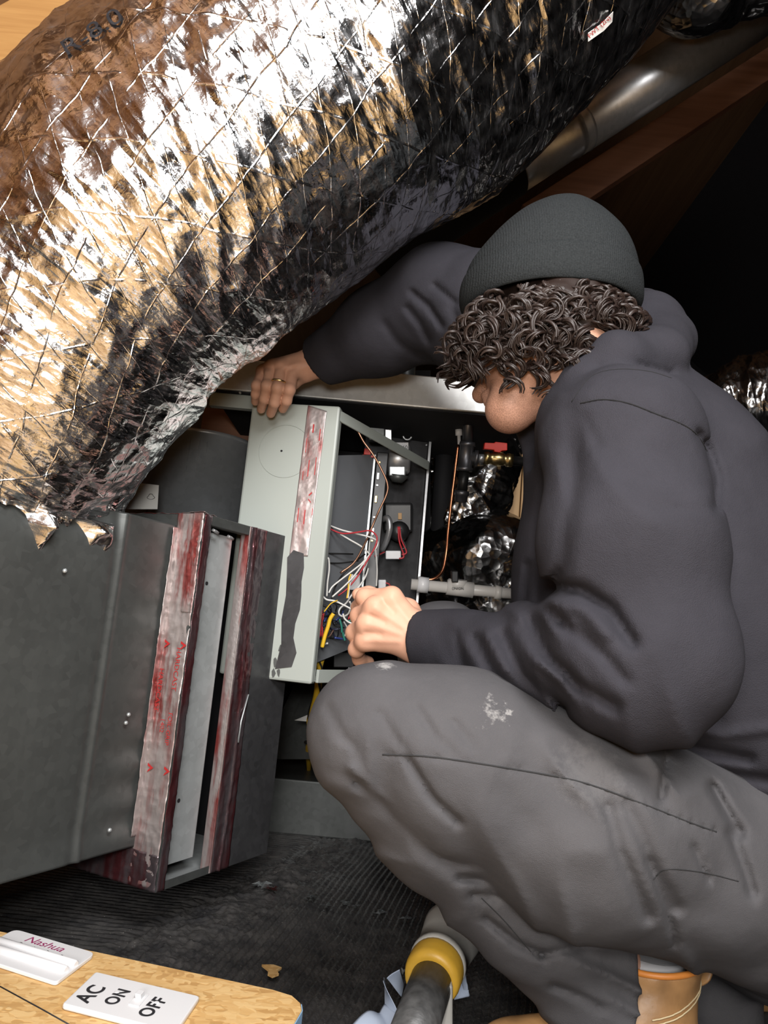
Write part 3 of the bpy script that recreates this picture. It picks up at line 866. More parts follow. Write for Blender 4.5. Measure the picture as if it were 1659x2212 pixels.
obj('valve_cylinder', rod_me(c0, c1, [(0, .032), (.08, .036), (.9, .036), (1, .03)], 28), M['galv'], fur)
cb('valve_cap', 840, 1006, 876, 1028, 1.69, .03, 'galv_light', .003)
obj('valve_funnel', rod_me(W(860, 1026, 1.71), W(858, 1042, 1.71), [(0, .026), (1, .012)], 20), M['galv_dark'], fur)
cb('rating_label', 846, 956, 882, 975, 1.68, .001, 'greycard', .0)
me, _ = text_me('104601', .012, W(852, 970, 1.678), _rt, _up, .0002); obj('rating_print', me, M['ink_black'], fur)
c = W(880, 941, 1.79)
obj('hose_ring', tube_me([c + .010 * (math.cos(w) * _rt + math.sin(w) * _up) for w in np.linspace(0, 2 * math.pi, 25)], .003, 8, True, False), M['galv'], fur)
cb('blower_housing', 828, 1086, 892, 1150, 1.74, .06, 'black', .006)
c0, c1 = W(862, 1148, 1.735), W(862, 1148, 1.70)
obj('blower_motor', rod_me(c0, c1, [(0, .024), (.7, .024), (.9, .018), (1, .006)], 24), M['black'], fur)
obj('motor_strap', tube_me(catmull([W(826, 1122, 1.71), W(838, 1120, 1.70), W(842, 1140, 1.695), W(836, 1165, 1.70), W(824, 1190, 1.71)], 20), .0075, 8), M['galv'], fur)
cb('tan_tab', 860, 1108, 868, 1122, 1.73, .004, 'post', .0005)
cb('wire_connector', 833, 1190, 866, 1208, 1.68, .02, 'white_plastic', .002)
cb('wire_connector', 817, 1253, 834, 1278, 1.66, .02, 'white_plastic', .002)
cb('wire_connector', 754, 1242, 778, 1275, 1.52, .015, 'white_plastic', .003)
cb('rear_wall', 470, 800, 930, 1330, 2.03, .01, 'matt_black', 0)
cb('lower_black_box', 720, 1408, 765, 1442, 1.62, .06, 'black', .002)
cb('support_leg', 752, 1400, 760, 1462, 1.63, .008, 'galv_light', .0005)
obj('lower_sheet', slab_me([W(640, 1470, 1.88), W(800, 1455, 1.80), W(770, 1640, 1.78), W(560, 1640, 1.86)], np.array([0, .004, 0])), M['galv_dark'], fur)
b0_ = G(600, 1760, 0); 
obj('base_box', box_me((b0_[0] - .1, 1.93, 0), (.42, 0, 0), (0, .3, 0), (0, 0, .13), .004), M['galv_dark'], fur)
# bare galvanised cap on top, painted front rail below it
capL = W(455, 838, 1.565)
obj('top_cap', box_me(capL, np.array([.66, 0, 0]), ZV * .07, np.array([0, .42, 0]), .0025), M['cap'], fur)
obj('cap_shade', box_me(capL - ZV * .004 + np.array([0, .006, 0]), np.array([.66, 0, 0]), ZV * .0035, np.array([0, .41, 0])), M['matt_black'], fur)  # black sheet added so the cap's underside reads as shaded
obj('front_rail', box_me(W(455, 846, 1.575), np.array([.12, 0, 0]), -ZV * .03, np.array([0, .02, 0]), .002), M['panel'], fur)
c = W(519, 849, 1.56); obj('screw', rod_me(c, c - pn * -.004, [(0, .003), (1, .002)], 8), M['galv_light'], fur)
obj('opening_dark', box_me(W(440, 880, 1.93), np.array([.16, 0, 0]), -ZV * .14, np.array([0, .02, 0])), M['brown'], fur)  # added brown sheet stands in for the dark inside of the opening
# round metal drum standing left of the panel, with its rating card
dc = W(440, 955, 1.80)
drum = tag(obj('metal_drum', rod_me(dc - ZV * .62, dc, [(0, .125), (.985, .125), (.985, .128), (1, .128), (1, .122)], 64), M['drum']), 'round galvanised metal drum between plenum and grey-green panel', 'drum')
card = thing('rating_card', 'small white rating card standing at the foot of the foil duct', 'card', W(310, 1100, 1.42))
obj('card_sheet', slab_me([W(268, 1040, 1.43), W(343, 1048, 1.43), W(340, 1100, 1.42), W(268, 1100, 1.42)], _fw * .001), M['paper'], card)
for y_ in (1058, 1066, 1076):
    obj('card_print', slab_me([W(284, y_, 1.428), W(303, y_ + 2, 1.428), W(303, y_ + 4, 1.427), W(284, y_ + 2, 1.427)], -_fw * .0003), M['ink_black'], card)
obj('card_print', tube_me([W(326 + 7 * math.cos(w) * (1 + .3 * math.sin(3 * w)), 1073 + 6 * math.sin(w), 1.424) for w in np.linspace(0, 6.28, 24)], .0005, 5, True, False), M['ink_black'], card)

# ------------------------------------------------------------------ wiring in the open furnace
har = thing('control_wiring', 'tangle of white, red, yellow and black control wires in the open furnace', 'wiring', W(730, 1380, 1.5))
def zw(z, d0, d1):
    n = len(z)
    return [W(680 + x / 6.914, 1100 + y / 6.914, d0 + (d1 - d0) * i / max(1, n - 1)) for i, (x, y) in enumerate(z)]
def wire(z, mat, r=.0016, d0=1.46, d1=1.46, n=36, name='wire'):
    return obj(name, tube_me(catmull(zw(z, d0, d1), n), r, 6), M[mat], har)
wire([(215, 240), (400, 310), (600, 360), (800, 410), (920, 460), (940, 520), (900, 600), (800, 700), (700, 810), (550, 930), (380, 1060), (260, 1160), (210, 1250)], 'w_white', .0018, 1.5, 1.44, 60)
wire([(380, 370), (530, 460), (700, 560), (850, 700)], 'w_white', .0018, 1.49, 1.5)
wire([(215, 290), (400, 360), (600, 350), (800, 320), (880, 350), (930, 430), (900, 560), (800, 740), (640, 1000), (480, 1190), (350, 1290)], 'w_red', .0017, 1.49, 1.45, 60)
wire([(830, 690), (740, 790), (600, 980), (450, 1140), (260, 1310)], 'w_white', .0018, 1.47, 1.43)
wire([(910, 610), (930, 900), (920, 1150)], 'w_white', .0018, 1.56, 1.56)
wire([(860, 380), (820, 500), (800, 720), (750, 900), (720, 1000)], 'w_white', .0018, 1.55, 1.55)
wire([(160, 760), (205, 735), (215, 900), (190, 1100), (180, 1300)], 'w_white', .0018, 1.44, 1.44)
wire([(800, 880), (760, 1000), (680, 1130), (560, 1270), (470, 1400), (380, 1480), (360, 1560), (420, 1600), (500, 1560), (540, 1440), (520, 1380)], 'w_white', .0019, 1.5, 1.42, 60)
wire([(110, 1290), (180, 1350), (300, 1370), (430, 1430), (560, 1500), (645, 1560)], 'w_white', .0018, 1.42, 1.42)
wire([(420, 1560), (450, 1640), (540, 1700), (640, 1670)], 'w_white', .0019, 1.42, 1.42)
wire([(750, 670), (580, 800), (400, 1000), (300, 1170), (250, 1330)], 'w_black', .0018, 1.5, 1.44)
wire([(150, 660), (400, 665), (570, 670)], 'w_black', .0018, 1.49, 1.53)
wire([(150, 800), (380, 805), (650, 770)], 'w_black', .0018, 1.49, 1.53)
wire([(280, 1560), (230, 1640), (200, 1750), (150, 1900), (110, 2060)], 'w_yellow', .0042, 1.42, 1.42)
wire([(540, 970), (510, 1050), (500, 1200), (480, 1330)], 'w_yellow', .0016, 1.45, 1.44)
wire([(560, 970), (535, 1080), (515, 1200), (500, 1330)], 'w_white', .0012, 1.455, 1.44)
wire([(620, 1240), (660, 1330), (650, 1420)], 'w_yellow', .0014, 1.42, 1.42)
wire([(370, 1640), (400, 1750), (405, 1840)], 'w_green', .0022, 1.425, 1.425)
wire([(610, 1580), (560, 1650), (480, 1680)], 'w_green', .0022, 1.43, 1.43)
wire([(420, 1840), (430, 1900), (450, 1960)], 'w_green', .0022, 1.425, 1.425)
wire([(600, 1560), (640, 1480), (650, 1380)], 'w_red', .0014, 1.43, 1.43)
wire([(140, 1530), (240, 1410), (340, 1360)], 'w_yellow', .0012, 1.415, 1.415)
rw = random.Random(11)
for i_ in range(26):
    x0, y0 = rw.uniform(110, 560), rw.uniform(1420, 1960)
    an = rw.uniform(0, 6.28); L_ = rw.uniform(120, 300); bd = rw.uniform(-90, 90)
    pz = [(x0, y0), (x0 + L_ * .5 * math.cos(an) - bd * math.sin(an), y0 + L_ * .5 * math.sin(an) + bd * math.cos(an)), (x0 + L_ * math.cos(an), y0 + L_ * math.sin(an))]
    pz = [(min(max(a, 70), 640), min(max(b, 1400), 2050 - (min(max(a, 70), 640)) * .25)) for a, b in pz]
    wire(pz, rw.choice(['w_black', 'w_black', 'w_navy', 'w_black', 'w_brown', 'w_white', 'w_red', 'w_blue', 'w_green']), rw.uniform(.0014, .0022), rw.uniform(1.44, 1.5), rw.uniform(1.44, 1.5), 14)
for i_ in range(8):
    x0 = rw.uniform(60, 140)
    wire([(x0, 1450 + rw.uniform(0, 150)), (x0 - 10 + rw.uniform(-20, 20), 1700), (x0 - 20, 1900 + rw.uniform(0, 80))], rw.choice(['w_brown', 'w_red', 'w_black', 'w_navy']), .0014, 1.43, 1.43, 14)
for a, b in (((1265, 260), (1370, 640)), ((1245, 260), (1330, 700)), ((1290, 300), (1360, 560))):
    wire([a, ((a[0] + b[0]) / 2 - 25, (a[1] + b[1]) / 2), b, (b[0] - 70, b[1] + 40)], 'w_red' if a[0] != 1290 else 'w_black', .002, 1.67, 1.67, 20)
wire([(1040, 640), (960, 680), (900, 700)], 'w_red', .0018, 1.66, 1.6)
wire([(1060, 1100), (1110, 1120), (1130, 1170)], 'w_red', .0018, 1.65, 1.65)
cap_ = tag(obj('thermostat_capillary', tube_me(catmull([W(*q) for q in [(736, 888, 1.5), (758, 915, 1.5), (772, 930, 1.5), (786, 955, 1.5), (806, 982, 1.5), (824, 1014, 1.5), (837, 1045, 1.5), (835, 1068, 1.5), (818, 1105, 1.5), (803, 1140, 1.5), (788, 1175, 1.48), (765, 1215, 1.46), (735, 1238, 1.45)]], 70), .0022, 8), M['copper_dark']), 'thin brown copper capillary tube curving down past the control plate', 'tube')
loom = thing('cable_loom', 'yellow and black cable loom hanging from the furnace to the floor', 'cable', G(662, 1712, 0))
fl_ = G(662, 1712, 0.004)
for k_, (mt, r_, ph) in enumerate((('w_yellow', .0068, 0), ('w_black', .0026, 2.1), ('w_black', .0022, 4.2), ('w_yellow', .0020, 3.2))):
    base = [W(694, 1425, 1.50), W(688, 1452, 1.52), W(684, 1500, 1.56), W(671, 1552, 1.66), W(672, 1590, 1.74), W(665, 1620, 1.83), W(667, 1660, 1.98), fl_]
    P_ = catmull(base, 60)
    for i_ in range(60):
        w = ph + i_ * .24
        P_[i_] += .007 * (math.cos(w) * _rt + math.sin(w) * _fw) * (0 if k_ == 0 else 1)
    P_[-1] = fl_ + np.array([.004 * k_, 0, 0])
    obj('cable', tube_me(P_, r_, 8), M[mt], loom)
for q in ((686, 1452, 1.515), (668, 1603, 1.77)):
    c = W(*q)
    obj('cable_tie', tube_me([c + .011 * (math.cos(w) * _rt + math.sin(w) * _fw) for w in np.linspace(0, 6.3, 20)] + [c + _rt * .024], .002, 6), M['w_black'], loom)

# ================================================================== FLUE, PIPES, POST
flue = thing('flue_pipe', 'round galvanised flue pipe rising to the top right corner', 'pipe', W(1100, 395, 1.95))
fa, fb = W(1098, 374, 1.93), W(1255, 270, 1.96); fc = fb + (W(1740, -38, 2.06) - fb)
RF = .068
obj('flue_section', rod_me(fb - nrm(fc - fb) * .03, fc, [(0, RF), (1, RF)], 48), M['galv'], flue)
obj('flue_section', rod_me(fa, fb, [(0, RF * .93), (.80, RF * .95), (.82, RF * 1.0), (.835, RF * .96), (.95, RF * .97), (.97, RF * 1.03), (1, RF * .97)], 48), M['galv'], flue)
dn = nrm(fa - fb)
obj('black_section', rod_me(fa - dn * .01, fa + dn * .42, [(0, RF * 1.0), (1, RF * 1.0)], 40), M['matt_black'], flue)  # matt black length continuing the flue past its lower end
ax = nrm(fc - fb); sd_ = nrm(np.cross(ax, _fw))
c = fa + (fb - fa) * .12 + nrm(CAM - fa) * RF * .95
u_ = nrm(fb - fa); v_ = nrm(np.cross(u_, CAM - fa))
if v_[2] < 0: v_ = -v_
st_ = obj('sticker', slab_me([c + u_ * .0, c + u_ * .018, c + u_ * .018 + v_ * .016, c + v_ * .016], nrm(CAM - c) * .001), M['paper'], flue)
vp = tag(obj('vent_pipe', rod_me(W(885, 700, 1.78), W(868, 925, 1.78), [(0, .022), (1, .022)], 24), M['galv_dark']), 'short upright grey vent pipe behind the reaching sleeve', 'pipe')
bp = tag(obj('drain_stack', rod_me(W(972, 840, 1.95), W(940, 1270, 1.95), [(0, .024), (1, .024)], 24), M['matt_black']), 'thick black upright pipe in the shadow beside the gas pipe', 'pipe')
gas = thing('gas_line', 'grey iron gas pipe with tee, brass valve and red lever', 'gas pipe', W(992, 1085, 1.66))
GD = 1.66
obj('upper_pipe', rod_me(W(1014, 860, GD), W(1010, 960, GD), [(0, .0115), (1, .0115)], 20), M['iron'], gas)
obj('tee', join_me(rod_me(W(1010, 955, GD), W(1003, 1018, GD), [(0, .017), (.12, .0185), (.14, .016), (.85, .016), (.88, .0185), (1, .0175)], 24),
                   rod_me(W(1006, 988, GD), W(1032, 990, GD), [(0, .014), (.7, .014), (.72, .018), (1, .018)], 24)), M['iron'], gas)
obj('drip_leg', rod_me(W(1003, 1016, GD), W(998, 1064, GD), [(0, .0115), (1, .0115)], 20), M['blackiron'], gas)
obj('end_cap', rod_me(W(998, 1060, GD), W(995, 1086, GD), [(0, .0165), (.4, .0165), (.42, .0145), (.9, .014), (1, .009)], 12), M['iron'], gas)
obj('nipple', rod_me(W(1030, 990, GD), W(1048, 991, GD), [(0, .010), (1, .010)], 18), M['galv'], gas)
val = obj('valve', join_me(rod_me(W(1045, 989, GD), W(1107, 995, GD), [(0, .014), (.15, .0155), (.2, .012), (.32, .014), (.5, .017), (.68, .014), (.75, .012), (.8, .0155), (1, .0145)], 16),
                            rod_me(W(1080, 988, GD), W(1081, 973, GD), [(0, .008), (1, .006)], 14)), M['brass'], gas)
hx = lambda x, y: W(x, y, GD - .012)
obj('lever', bevelled(poly_me([hx(1047, 956), hx(1068, 957), hx(1070, 954), hx(1096, 957), hx(1096, 973), hx(1084, 974), hx(1080, 978), hx(1068, 976), hx(1067, 972), hx(1045, 970)], _fw * .022), .0015), M['red'], val)
obj('supply_pipe', rod_me(W(1104, 995, GD), W(1230, 1004, GD - .02), [(0, .0105), (1, .0105)], 18), M['blackiron'], gas)
obj('flex_line', rod_me(W(990, 905, GD + .03), W(992, 960, GD + .03), [(0, .004), (.4, .004), (.41, .008), (.65, .008), (.66, .004), (1, .004)], 12), M['white_plastic'], gas)
cop = tag(obj('copper_line', tube_me(catmull([W(*q) for q in [(990, 960, 1.72), (983, 1020, 1.72), (975, 1085, 1.72), (968, 1150, 1.72), (964, 1195, 1.72), (956, 1232, 1.71), (938, 1250, 1.70), (915, 1252, 1.70)]], 50), .0038, 10), M['copper']), 'slim bare copper refrigerant line curving to the left at its foot', 'tube')
pvc = thing('condensate_pipe', 'white plastic condensate pipe running level behind the hands', 'pipe', W(1000, 1265, 1.66))
DP = 1.66
obj('pipe_run', rod_me(W(888, 1262, DP), W(1190, 1290, DP), [(0, .0125), (1, .0125)], 20), M['pvc'], pvc)
obj('coupling', rod_me(W(902, 1262, DP), W(925, 1265, DP), [(0, .018), (1, .018)], 20), M['white_plastic'], pvc)
obj('cleanout_tee', join_me(rod_me(W(965, 1268, DP), W(1022, 1275, DP), [(0, .0175), (1, .0175)], 22), rod_me(W(987, 1270, DP), W(989, 1252, DP), [(0, .021), (1, .021)], 22)), M['pvc'], pvc)
cb('cleanout_plug', 976, 1234, 990, 1258, 1.63, .03, 'black', .002, pvc)
me, _ = text_me('UNION', .008, W(976, 1274, DP - .021), _rt, _up, .0002); obj('pipe_print', me, M['ink_black'], pvc)
obj('coupling', rod_me(W(1068, 1279, DP), W(1082, 1281, DP), [(0, .0155), (1, .0155)], 20), M['pvc'], pvc)
pst = thing('wood_post', 'pair of pale pine studs standing behind the valve', 'post', W(1110, 1500, 2.2))
p0 = W(1112, 880, 2.2)
for k_, dx in enumerate((0, .036)):
    obj('stud', box_me(p0 + np.array([dx, .004 * k_, .55]), np.array([.032, 0, 0]), np.array([0, .09, 0]), -ZV * (p0[2] + .54), .002), M['post'], pst)
tag(obj('wood_block', box_me(W(1098, 1225, 1.98), (.08, 0, 0), (0, .05, 0), (0, 0, -.4), .002), M['post']), 'stubby orange wood block behind the drain pipe end', 'block')
yl = tag(obj('yellow_tag', slab_me([W(915, 1188, 2.0), W(931, 1186, 2.0), W(927, 1204, 2.0), W(914, 1204, 2.0)], _fw * .001), M['yellow']), 'tiny yellow tag hanging on the foil sleeve', 'tag')

# ================================================================== THINGS ON THE FLOOR
ZB = .11
bp_ = [G(-420, 1918, ZB), G(0, 2011, ZB), G(300, 2075, ZB), G(590, 2137, ZB), G(632, 2150, ZB), G(650, 2166, ZB), G(652, 2180, ZB), G(600, 2270, ZB), G(420, 2600, ZB), G(-420, 2600, ZB)]
board = thing('osb_board', 'yellow strand board with a sawn corner, lying bottom left', 'board', G(300, 2150, 0.))
top_ = [p - ZV * 0 for p in bp_]
obj('board_sheet', bevelled(poly_me(top_, -ZV * .018), .0012, 1), M['osb'], board)
e_ = [bp_[5], bp_[6], bp_[7], bp_[8]]
ed = []
cen = np.mean(bp_, axis=0)
for q in e_: ed.append(q + nrm((q - cen) * [1, 1, 0]) * .0012 - ZV * .0015)
for i_ in range(3):
    obj('painted_edge', slab_me([ed[i_], ed[i_ + 1], ed[i_ + 1] - ZV * .015, ed[i_] - ZV * .015], nrm((cen - ed[i_]) * [1, 1, 0]) * .001), M['blueedge'], board)
obj('pencil_line', tube_me([G(0, 2131, ZB + .0003), G(90, 2180, ZB + .0003), G(170, 2225, ZB + .0003)], .0007, 5), M['ink_black'], board)

def round_poly(p4, rads, n=6):
    out = []
    for i in range(4):
        p, a, b = p4[i], p4[i - 1], p4[(i + 1) % 4]
        r = rads[i]; da, db = nrm(a - p), nrm(b - p)
        for t in np.linspace(0, 1, n):
            out.append((1 - t) ** 2 * (p + da * r) + 2 * t * (1 - t) * p + t * t * (p + db * r))
    return out
# tape squeegee
zq = ZB + .0045
sTL, sTR, sBR = G(32, 2006, zq), G(207, 2058, zq), G(122, 2122, zq)
sex, sey = nrm(sTR - sTL), nrm(sBR - sTR); sw = np.linalg.norm(sTR - sTL); sh = np.linalg.norm(sBR - sTR)
sTL = sTL - sex * .0; sBL = sTL + sey * sh
sq = thing('tape_squeegee', 'white plastic squeegee with two raised ridges and purple print on the board', 'squeegee', (sTL + sBR) / 2 - ZV * .0045)
obj('blade', bevelled(poly_me(round_poly([sTL, sTR, sBR, sBL], [.012, .010, .006, .012]), -ZV * .004), .0008), M['white_plastic'], sq)
for fr in (.49, .70):
    a = sTL + sey * sh * fr; b = a + sex * (sw - (.002 if fr < .5 else .004))
    obj('ridge', rod_me(a + sex * .002 + ZV * .001, b + ZV * .001, [(0, .0035), (.01, .0048), (.99, .0048), (1, .0035)], 16), M['white_plastic'], sq)
me, _ = text_me('Nashua', .0195, sTL + sex * sw * .24 + sey * sh * .26, sex, -sey, .0003, .95, .25)
obj('brand_print', me, M['ink_wine'], sq)
for i_, chr_ in enumerate('TAPE'):
    me, _ = text_me(chr_, .0065, sTL + sex * sw * (.24 + .165 * i_) + sey * sh * .385, sex, -sey, .0005)
    obj('small_print', me, M['ink_black'], sq)
# switch plate
zp = ZB + .006
a_, b_, c_ = G(207, 2098, zp), G(432, 2151, zp), G(134, 2168, zp)
pex, pey = nrm(b_ - a_), nrm(c_ - a_); pw, ph = np.linalg.norm(b_ - a_), np.linalg.norm(c_ - a_)
pl = thing('switch_plate', 'white switch cover plate hand-lettered AC ON OFF, lying on the board', 'switch plate', (b_ + c_) / 2 - ZV * .006)
obj('plate', bevelled(poly_me(round_poly([a_, a_ + pex * pw, a_ + pex * pw + pey * ph, a_ + pey * ph], [.004] * 4), -ZV * .0055), .0016), M['white_plastic'], pl)
def plp(u, v, l=0.): return a_ + pex * pw * u + pey * ph * v + ZV * l
obj('toggle_frame', box_me(plp(.50, .30), pex * .012, pey * .026, ZV * .0012, .0004), M['white_plastic'], pl)
obj('toggle', box_me(plp(.515, .34), pex * .007, pey * .010, ZV * .007 + pey * .004, .0006), M['white_plastic'], pl)
for u_s in ((.33, .42), (.70, .44)):
    c = plp(*u_s); obj('screw_head', rod_me(c - ZV * .0005, c + ZV * .0008, [(0, .003), (.7, .003), (1, .002)], 14), M['white_plastic'], pl)
for s_, u_, v_, sz in (('AC', .185, .86, .025), ('ON', .40, .76, .020), ('OFF', .735, .84, .021)):
    me, _ = text_me(s_, sz, plp(u_, v_, .0003), -pey + pex * .12, -pex, .0002, 1.08, 0., .0005)
    obj('lettering', me, M['ink_black'], pl)

# pole with grey socket and yellow collar
pole = thing('tool_pole', 'scuffed black pole ending in a grey socket with yellow collar on the floor', 'pole', G(930, 2230, 0.))
pa, pb = W(872, 2290, .79), W(936, 2110, .93)
pc, pd = W(948, 2078, .955), W(978, 2012, 1.02)
obj('pole_tube', rod_me(pa, pb + nrm(pb - pa) * .03, [(0, .0265), (1, .0265)], 32), M['blackpipe'], pole)
obj('yellow_collar', rod_me(W(930, 2118, .92), W(946, 2080, .955), [(0, .027), (0, .033), (.25, .036), (.75, .036), (1, .0345)], 32), M['yellow'], pole)
obj('grey_socket', rod_me(W(943, 2086, .95), W(981, 2008, 1.03), [(0, .0345), (.04, .037), (.14, .037), (.16, .034), (.5, .0365), (.8, .040), (.92, .0415), (1, .036), (1, .02)], 32), M['grey_plastic'], pole)
obj('bracket', box_me(W(950, 2130, .90), _rt * .016, -_up * .09, _fw * .02, .003), M['grey_plastic'], pole)
# pale blue film
def film(a, b): return .012 * n2(a * 14, b * 14, 2.) + .006 * ridged(a * 22, b * 22, 6.)
flm = thing('plastic_film', 'pale blue crumpled plastic film beside the pole', 'plastic film', G(800, 2215, 0.))
def fp(x, y, z): return G(x, y, z)
for q in ([(735, 2230, .02), (830, 2170, .03), (905, 2200, .05), (880, 2320, .02)], [(822, 2112, .05), (834, 2118, .06), (856, 2200, .03), (838, 2200, .02)], [(975, 2085, .05), (1000, 2075, .09), (1002, 2150, .02), (985, 2160, .02)], [(838, 2120, .06), (862, 2092, .08), (874, 2130, .04), (866, 2150, .03)]):
    obj('film_fold', sheet_me(*[fp(*w) for w in q], 26, 26, film, .0006), M['bag'], flm)
# screw, board chip, foil scraps
sc_ = G(868, 2098, .004); se_ = G(884, 2094, .006)
tag(obj('loose_screw', rod_me(sc_, se_, [(0, .0045), (.08, .0045), (.12, .0022), (.9, .0018), (1, .0005)], 10), M['galv_light']), 'single bright screw lying on the black floor by the pole', 'screw')
rc = random.Random(5)
cpt = [G(565, 2088, .004), G(590, 2088, .004), G(608, 2094, .004), G(598, 2101, .004), G(602, 2108, .004), G(588, 2113, .004), G(578, 2108, .004), G(579, 2099, .004)]
tag(obj('board_chip', poly_me(cpt, ZV * .003), M['osb']), 'torn orange chip of strand board on the black floor', 'wood chip')
SCR = [(560, 1912, 30, 'long torn foil scrap in front of the filter rack'), (588, 1920, 22, 'pinkish foil scrap end beside the long torn scrap'), (672, 1936, 14, 'small star of torn foil on the ridged floor'),
       (705, 1955, 16, 'torn foil curl below the star-shaped scrap'), (745, 1950, 20, 'flat torn foil scrap left of the shin'), (770, 1958, 12, 'tiny foil fleck beside the flat scrap'),
       (820, 1970, 22, 'twisted white foil scrap nearing the shin'), (880, 1982, 18, 'torn foil tip nearest the shin'), (680, 1722, 34, 'crumpled bright foil lump at the foot of the cable loom'), (700, 1705, 22, 'small crumpled foil lump beside the knee')]
for x, y, s, lb in SCR:
    V = []; F = []
    for t in range(7):
        an = rc.uniform(-.5, .5) + (math.pi if rc.random() < .5 else 0)
        L_ = s * rc.uniform(.4, 1); w_ = s * rc.uniform(.08, .25)
        c0 = (x + rc.uniform(-.25, .25) * s, y + rc.uniform(-.15, .15) * s)
        k_ = len(V)
        V += [G(c0[0], c0[1] - w_ * .6, .002), G(c0[0], c0[1] + w_ * .6, .004 + rc.uniform(0, .006)), G(c0[0] + L_ * math.cos(an), c0[1] + L_ * .3 * math.sin(an), .002 + rc.uniform(0, .012)), G(c0[0] + L_ * .4 * math.cos(an), c0[1] - w_, .012 + rc.uniform(0, .01))]
        F += [(k_, k_ + 1, k_ + 2), (k_, k_ + 3, k_ + 2), (k_, k_ + 1, k_ + 3), (k_ + 1, k_ + 2, k_ + 3)]
    tag(obj('foil_scrap', mesh('scrap', V, F), M['tape' if 'pink' in lb else 'galv_light']), lb, 'foil scrap', 'foil scraps on the floor')
tag(obj('paper_scrap', slab_me([W(636, 1556, 1.72), W(700, 1530, 1.70), W(712, 1552, 1.66), W(700, 1562, 1.66)], _fw * .001), M['paper']), 'white folded paper corner under the grey-green panel', 'paper')

# ================================================================== THE PERSON
person = thing('person', 'person in charcoal hoodie, knit beanie and grey work trousers crouching at the furnace', 'person', (.37, .95, 0))
def camv(x, y, z): return nrm(x * _rt + y * _up + z * _fw)
HF_ = camv(-.72, -.42, .53)                                    # facing
HU_ = camv(.72, 1, .0); HU_ = nrm(HU_ - (HU_ @ HF_) * HF_)
HS_ = nrm(np.cross(HF_, HU_))                                  # his left (towards viewer) or right
if HS_ @ _fw > 0: HS_ = -HS_
HC = W(1176, 722, .985)
def hp(f, u, s=0.): return HC + HF_ * f + HU_ * u + HS_ * s
HAX = np.array([HF_, HU_, HS_])
BF_ = camv(-.95, 0, .30); BU_ = camv(.02, 1, .17); BU_ = nrm(BU_ - (BU_ @ BF_) * BF_)
BS_ = nrm(np.cross(BF_, BU_))
if BS_ @ _fw > 0: BS_ = -BS_
BC = W(1187, 672, .985)
def bpt(f, u, s=0.): return BC + BF_ * f + BU_ * u + BS_ * s
def wx(x, y, d, r): return (W(x, y, d), r)
def cones_from(*js): return [(js[i][0], js[i + 1][0], js[i][1], js[i + 1][1]) for i in range(len(js) - 1)]

# ---- head and neck
def f_head(p):
    d = ell_d(p, hp(-.005, .025), HAX, (.098, .095, .077))
    d = smin(d, ell_d(p, hp(.028, -.040), HAX, (.062, .066, .057)), .03)
    d = smin(d, cone_d(p, hp(.064, -.104), hp(-.012, -.052, .052), .017, .024), .022)
    d = smin(d, cone_d(p, hp(.064, -.104), hp(-.012, -.052, -.052), .017, .024), .022)
    d = smin(d, ell_d(p, hp(.070, -.103), HAX, (.021, .017, .026)), .03)
    d = smin(d, cone_d(p, hp(.088, .002), hp(.108, -.038), .008, .0125), .012)       # nose
    d = smin(d, cone_d(p, hp(.098, -.043, .010), hp(.098, -.043, -.010), .008, .008), .008)
    d = smin(d, cone_d(p, hp(.090, -.068, .016), hp(.090, -.068, -.016), .0065, .0065), .008)
    d = smin(d, cone_d(p, hp(.088, -.080, .013), hp(.088, -.080, -.013), .007, .007), .008)
    d = smin(d, cone_d(p, hp(.082, .014, .035), hp(.088, .010, -.035), .011, .011), .015)
    for s in (1, -1):
        d = smax(d, -(np.sqrt(((p - hp(.092, -.006, .030 * s).astype(np.float32)) ** 2).sum(1)) - .014), .012)
        d = smin(d, ell_d(p, hp(.079, -.006, .030 * s), HAX, (.0125, .009, .013)), .004)
        d = smin(d, ell_d(p, hp(-.008, -.015, .071 * s), HAX, (.020, .031, .010)), .008)
        d = smax(d, -ell_d(p, hp(-.004, -.014, .082 * s), HAX, (.011, .020, .007)), .006)
    nk = cones_from((hp(-.03, -.06), .056), (W(1255, 850, .985), .058), (W(1330, 930, .98), .075))
    d = smin(d, uni(p, nk, .02), .025)
    return d
# ---- hands (joints in photograph position and distance)
NW = (918, 1388, .945)                                        # near wrist
near_f = [[(846, 1290, .948, .0125), (788, 1290, .965, .0108), (774, 1312, .992, .0095), (780, 1332, 1.005, .0085)],
          [(810, 1312, .942, .0130), (776, 1330, .968, .0112), (776, 1352, .995, .0098), (792, 1360, 1.01, .0088)],
          [(793, 1347, .942, .0125), (766, 1366, .966, .0108), (772, 1388, .990, .0095), (790, 1394, 1.005, .0085)],
          [(789, 1384, .946, .0118), (770, 1402, .962, .0098), (776, 1424, .980, .0088), (796, 1430, .995, .0078)]]
near_thumb = [(880, 1320, .985, .016), (836, 1296, 1.005, .0125), (796, 1284, 1.005, .0105), (774, 1284, 1.0, .0088)]
FW_ = (692, 778, 1.40)
far_f = [[(630, 806, 1.375, .0125), (625, 842, 1.352, .0105), (619, 866, 1.362, .0095), (611, 883, 1.385, .0085)],
         [(609, 794, 1.375, .0128), (600, 838, 1.350, .0108), (593, 870, 1.362, .0097), (585, 893, 1.39, .0086)],
         [(588, 792, 1.382, .0122), (577, 834, 1.356, .0105), (571, 862, 1.368, .0094), (564, 884, 1.395, .0083)],
         [(568, 802, 1.392, .0112), (555, 833, 1.370, .0093), (552, 852, 1.380, .0083), (551, 868, 1.40, .0074)]]
far_thumb = [(660, 805, 1.40, .016), (634, 826, 1.42, .0125), (618, 846, 1.452, .0105), (608, 860, 1.485, .009)]
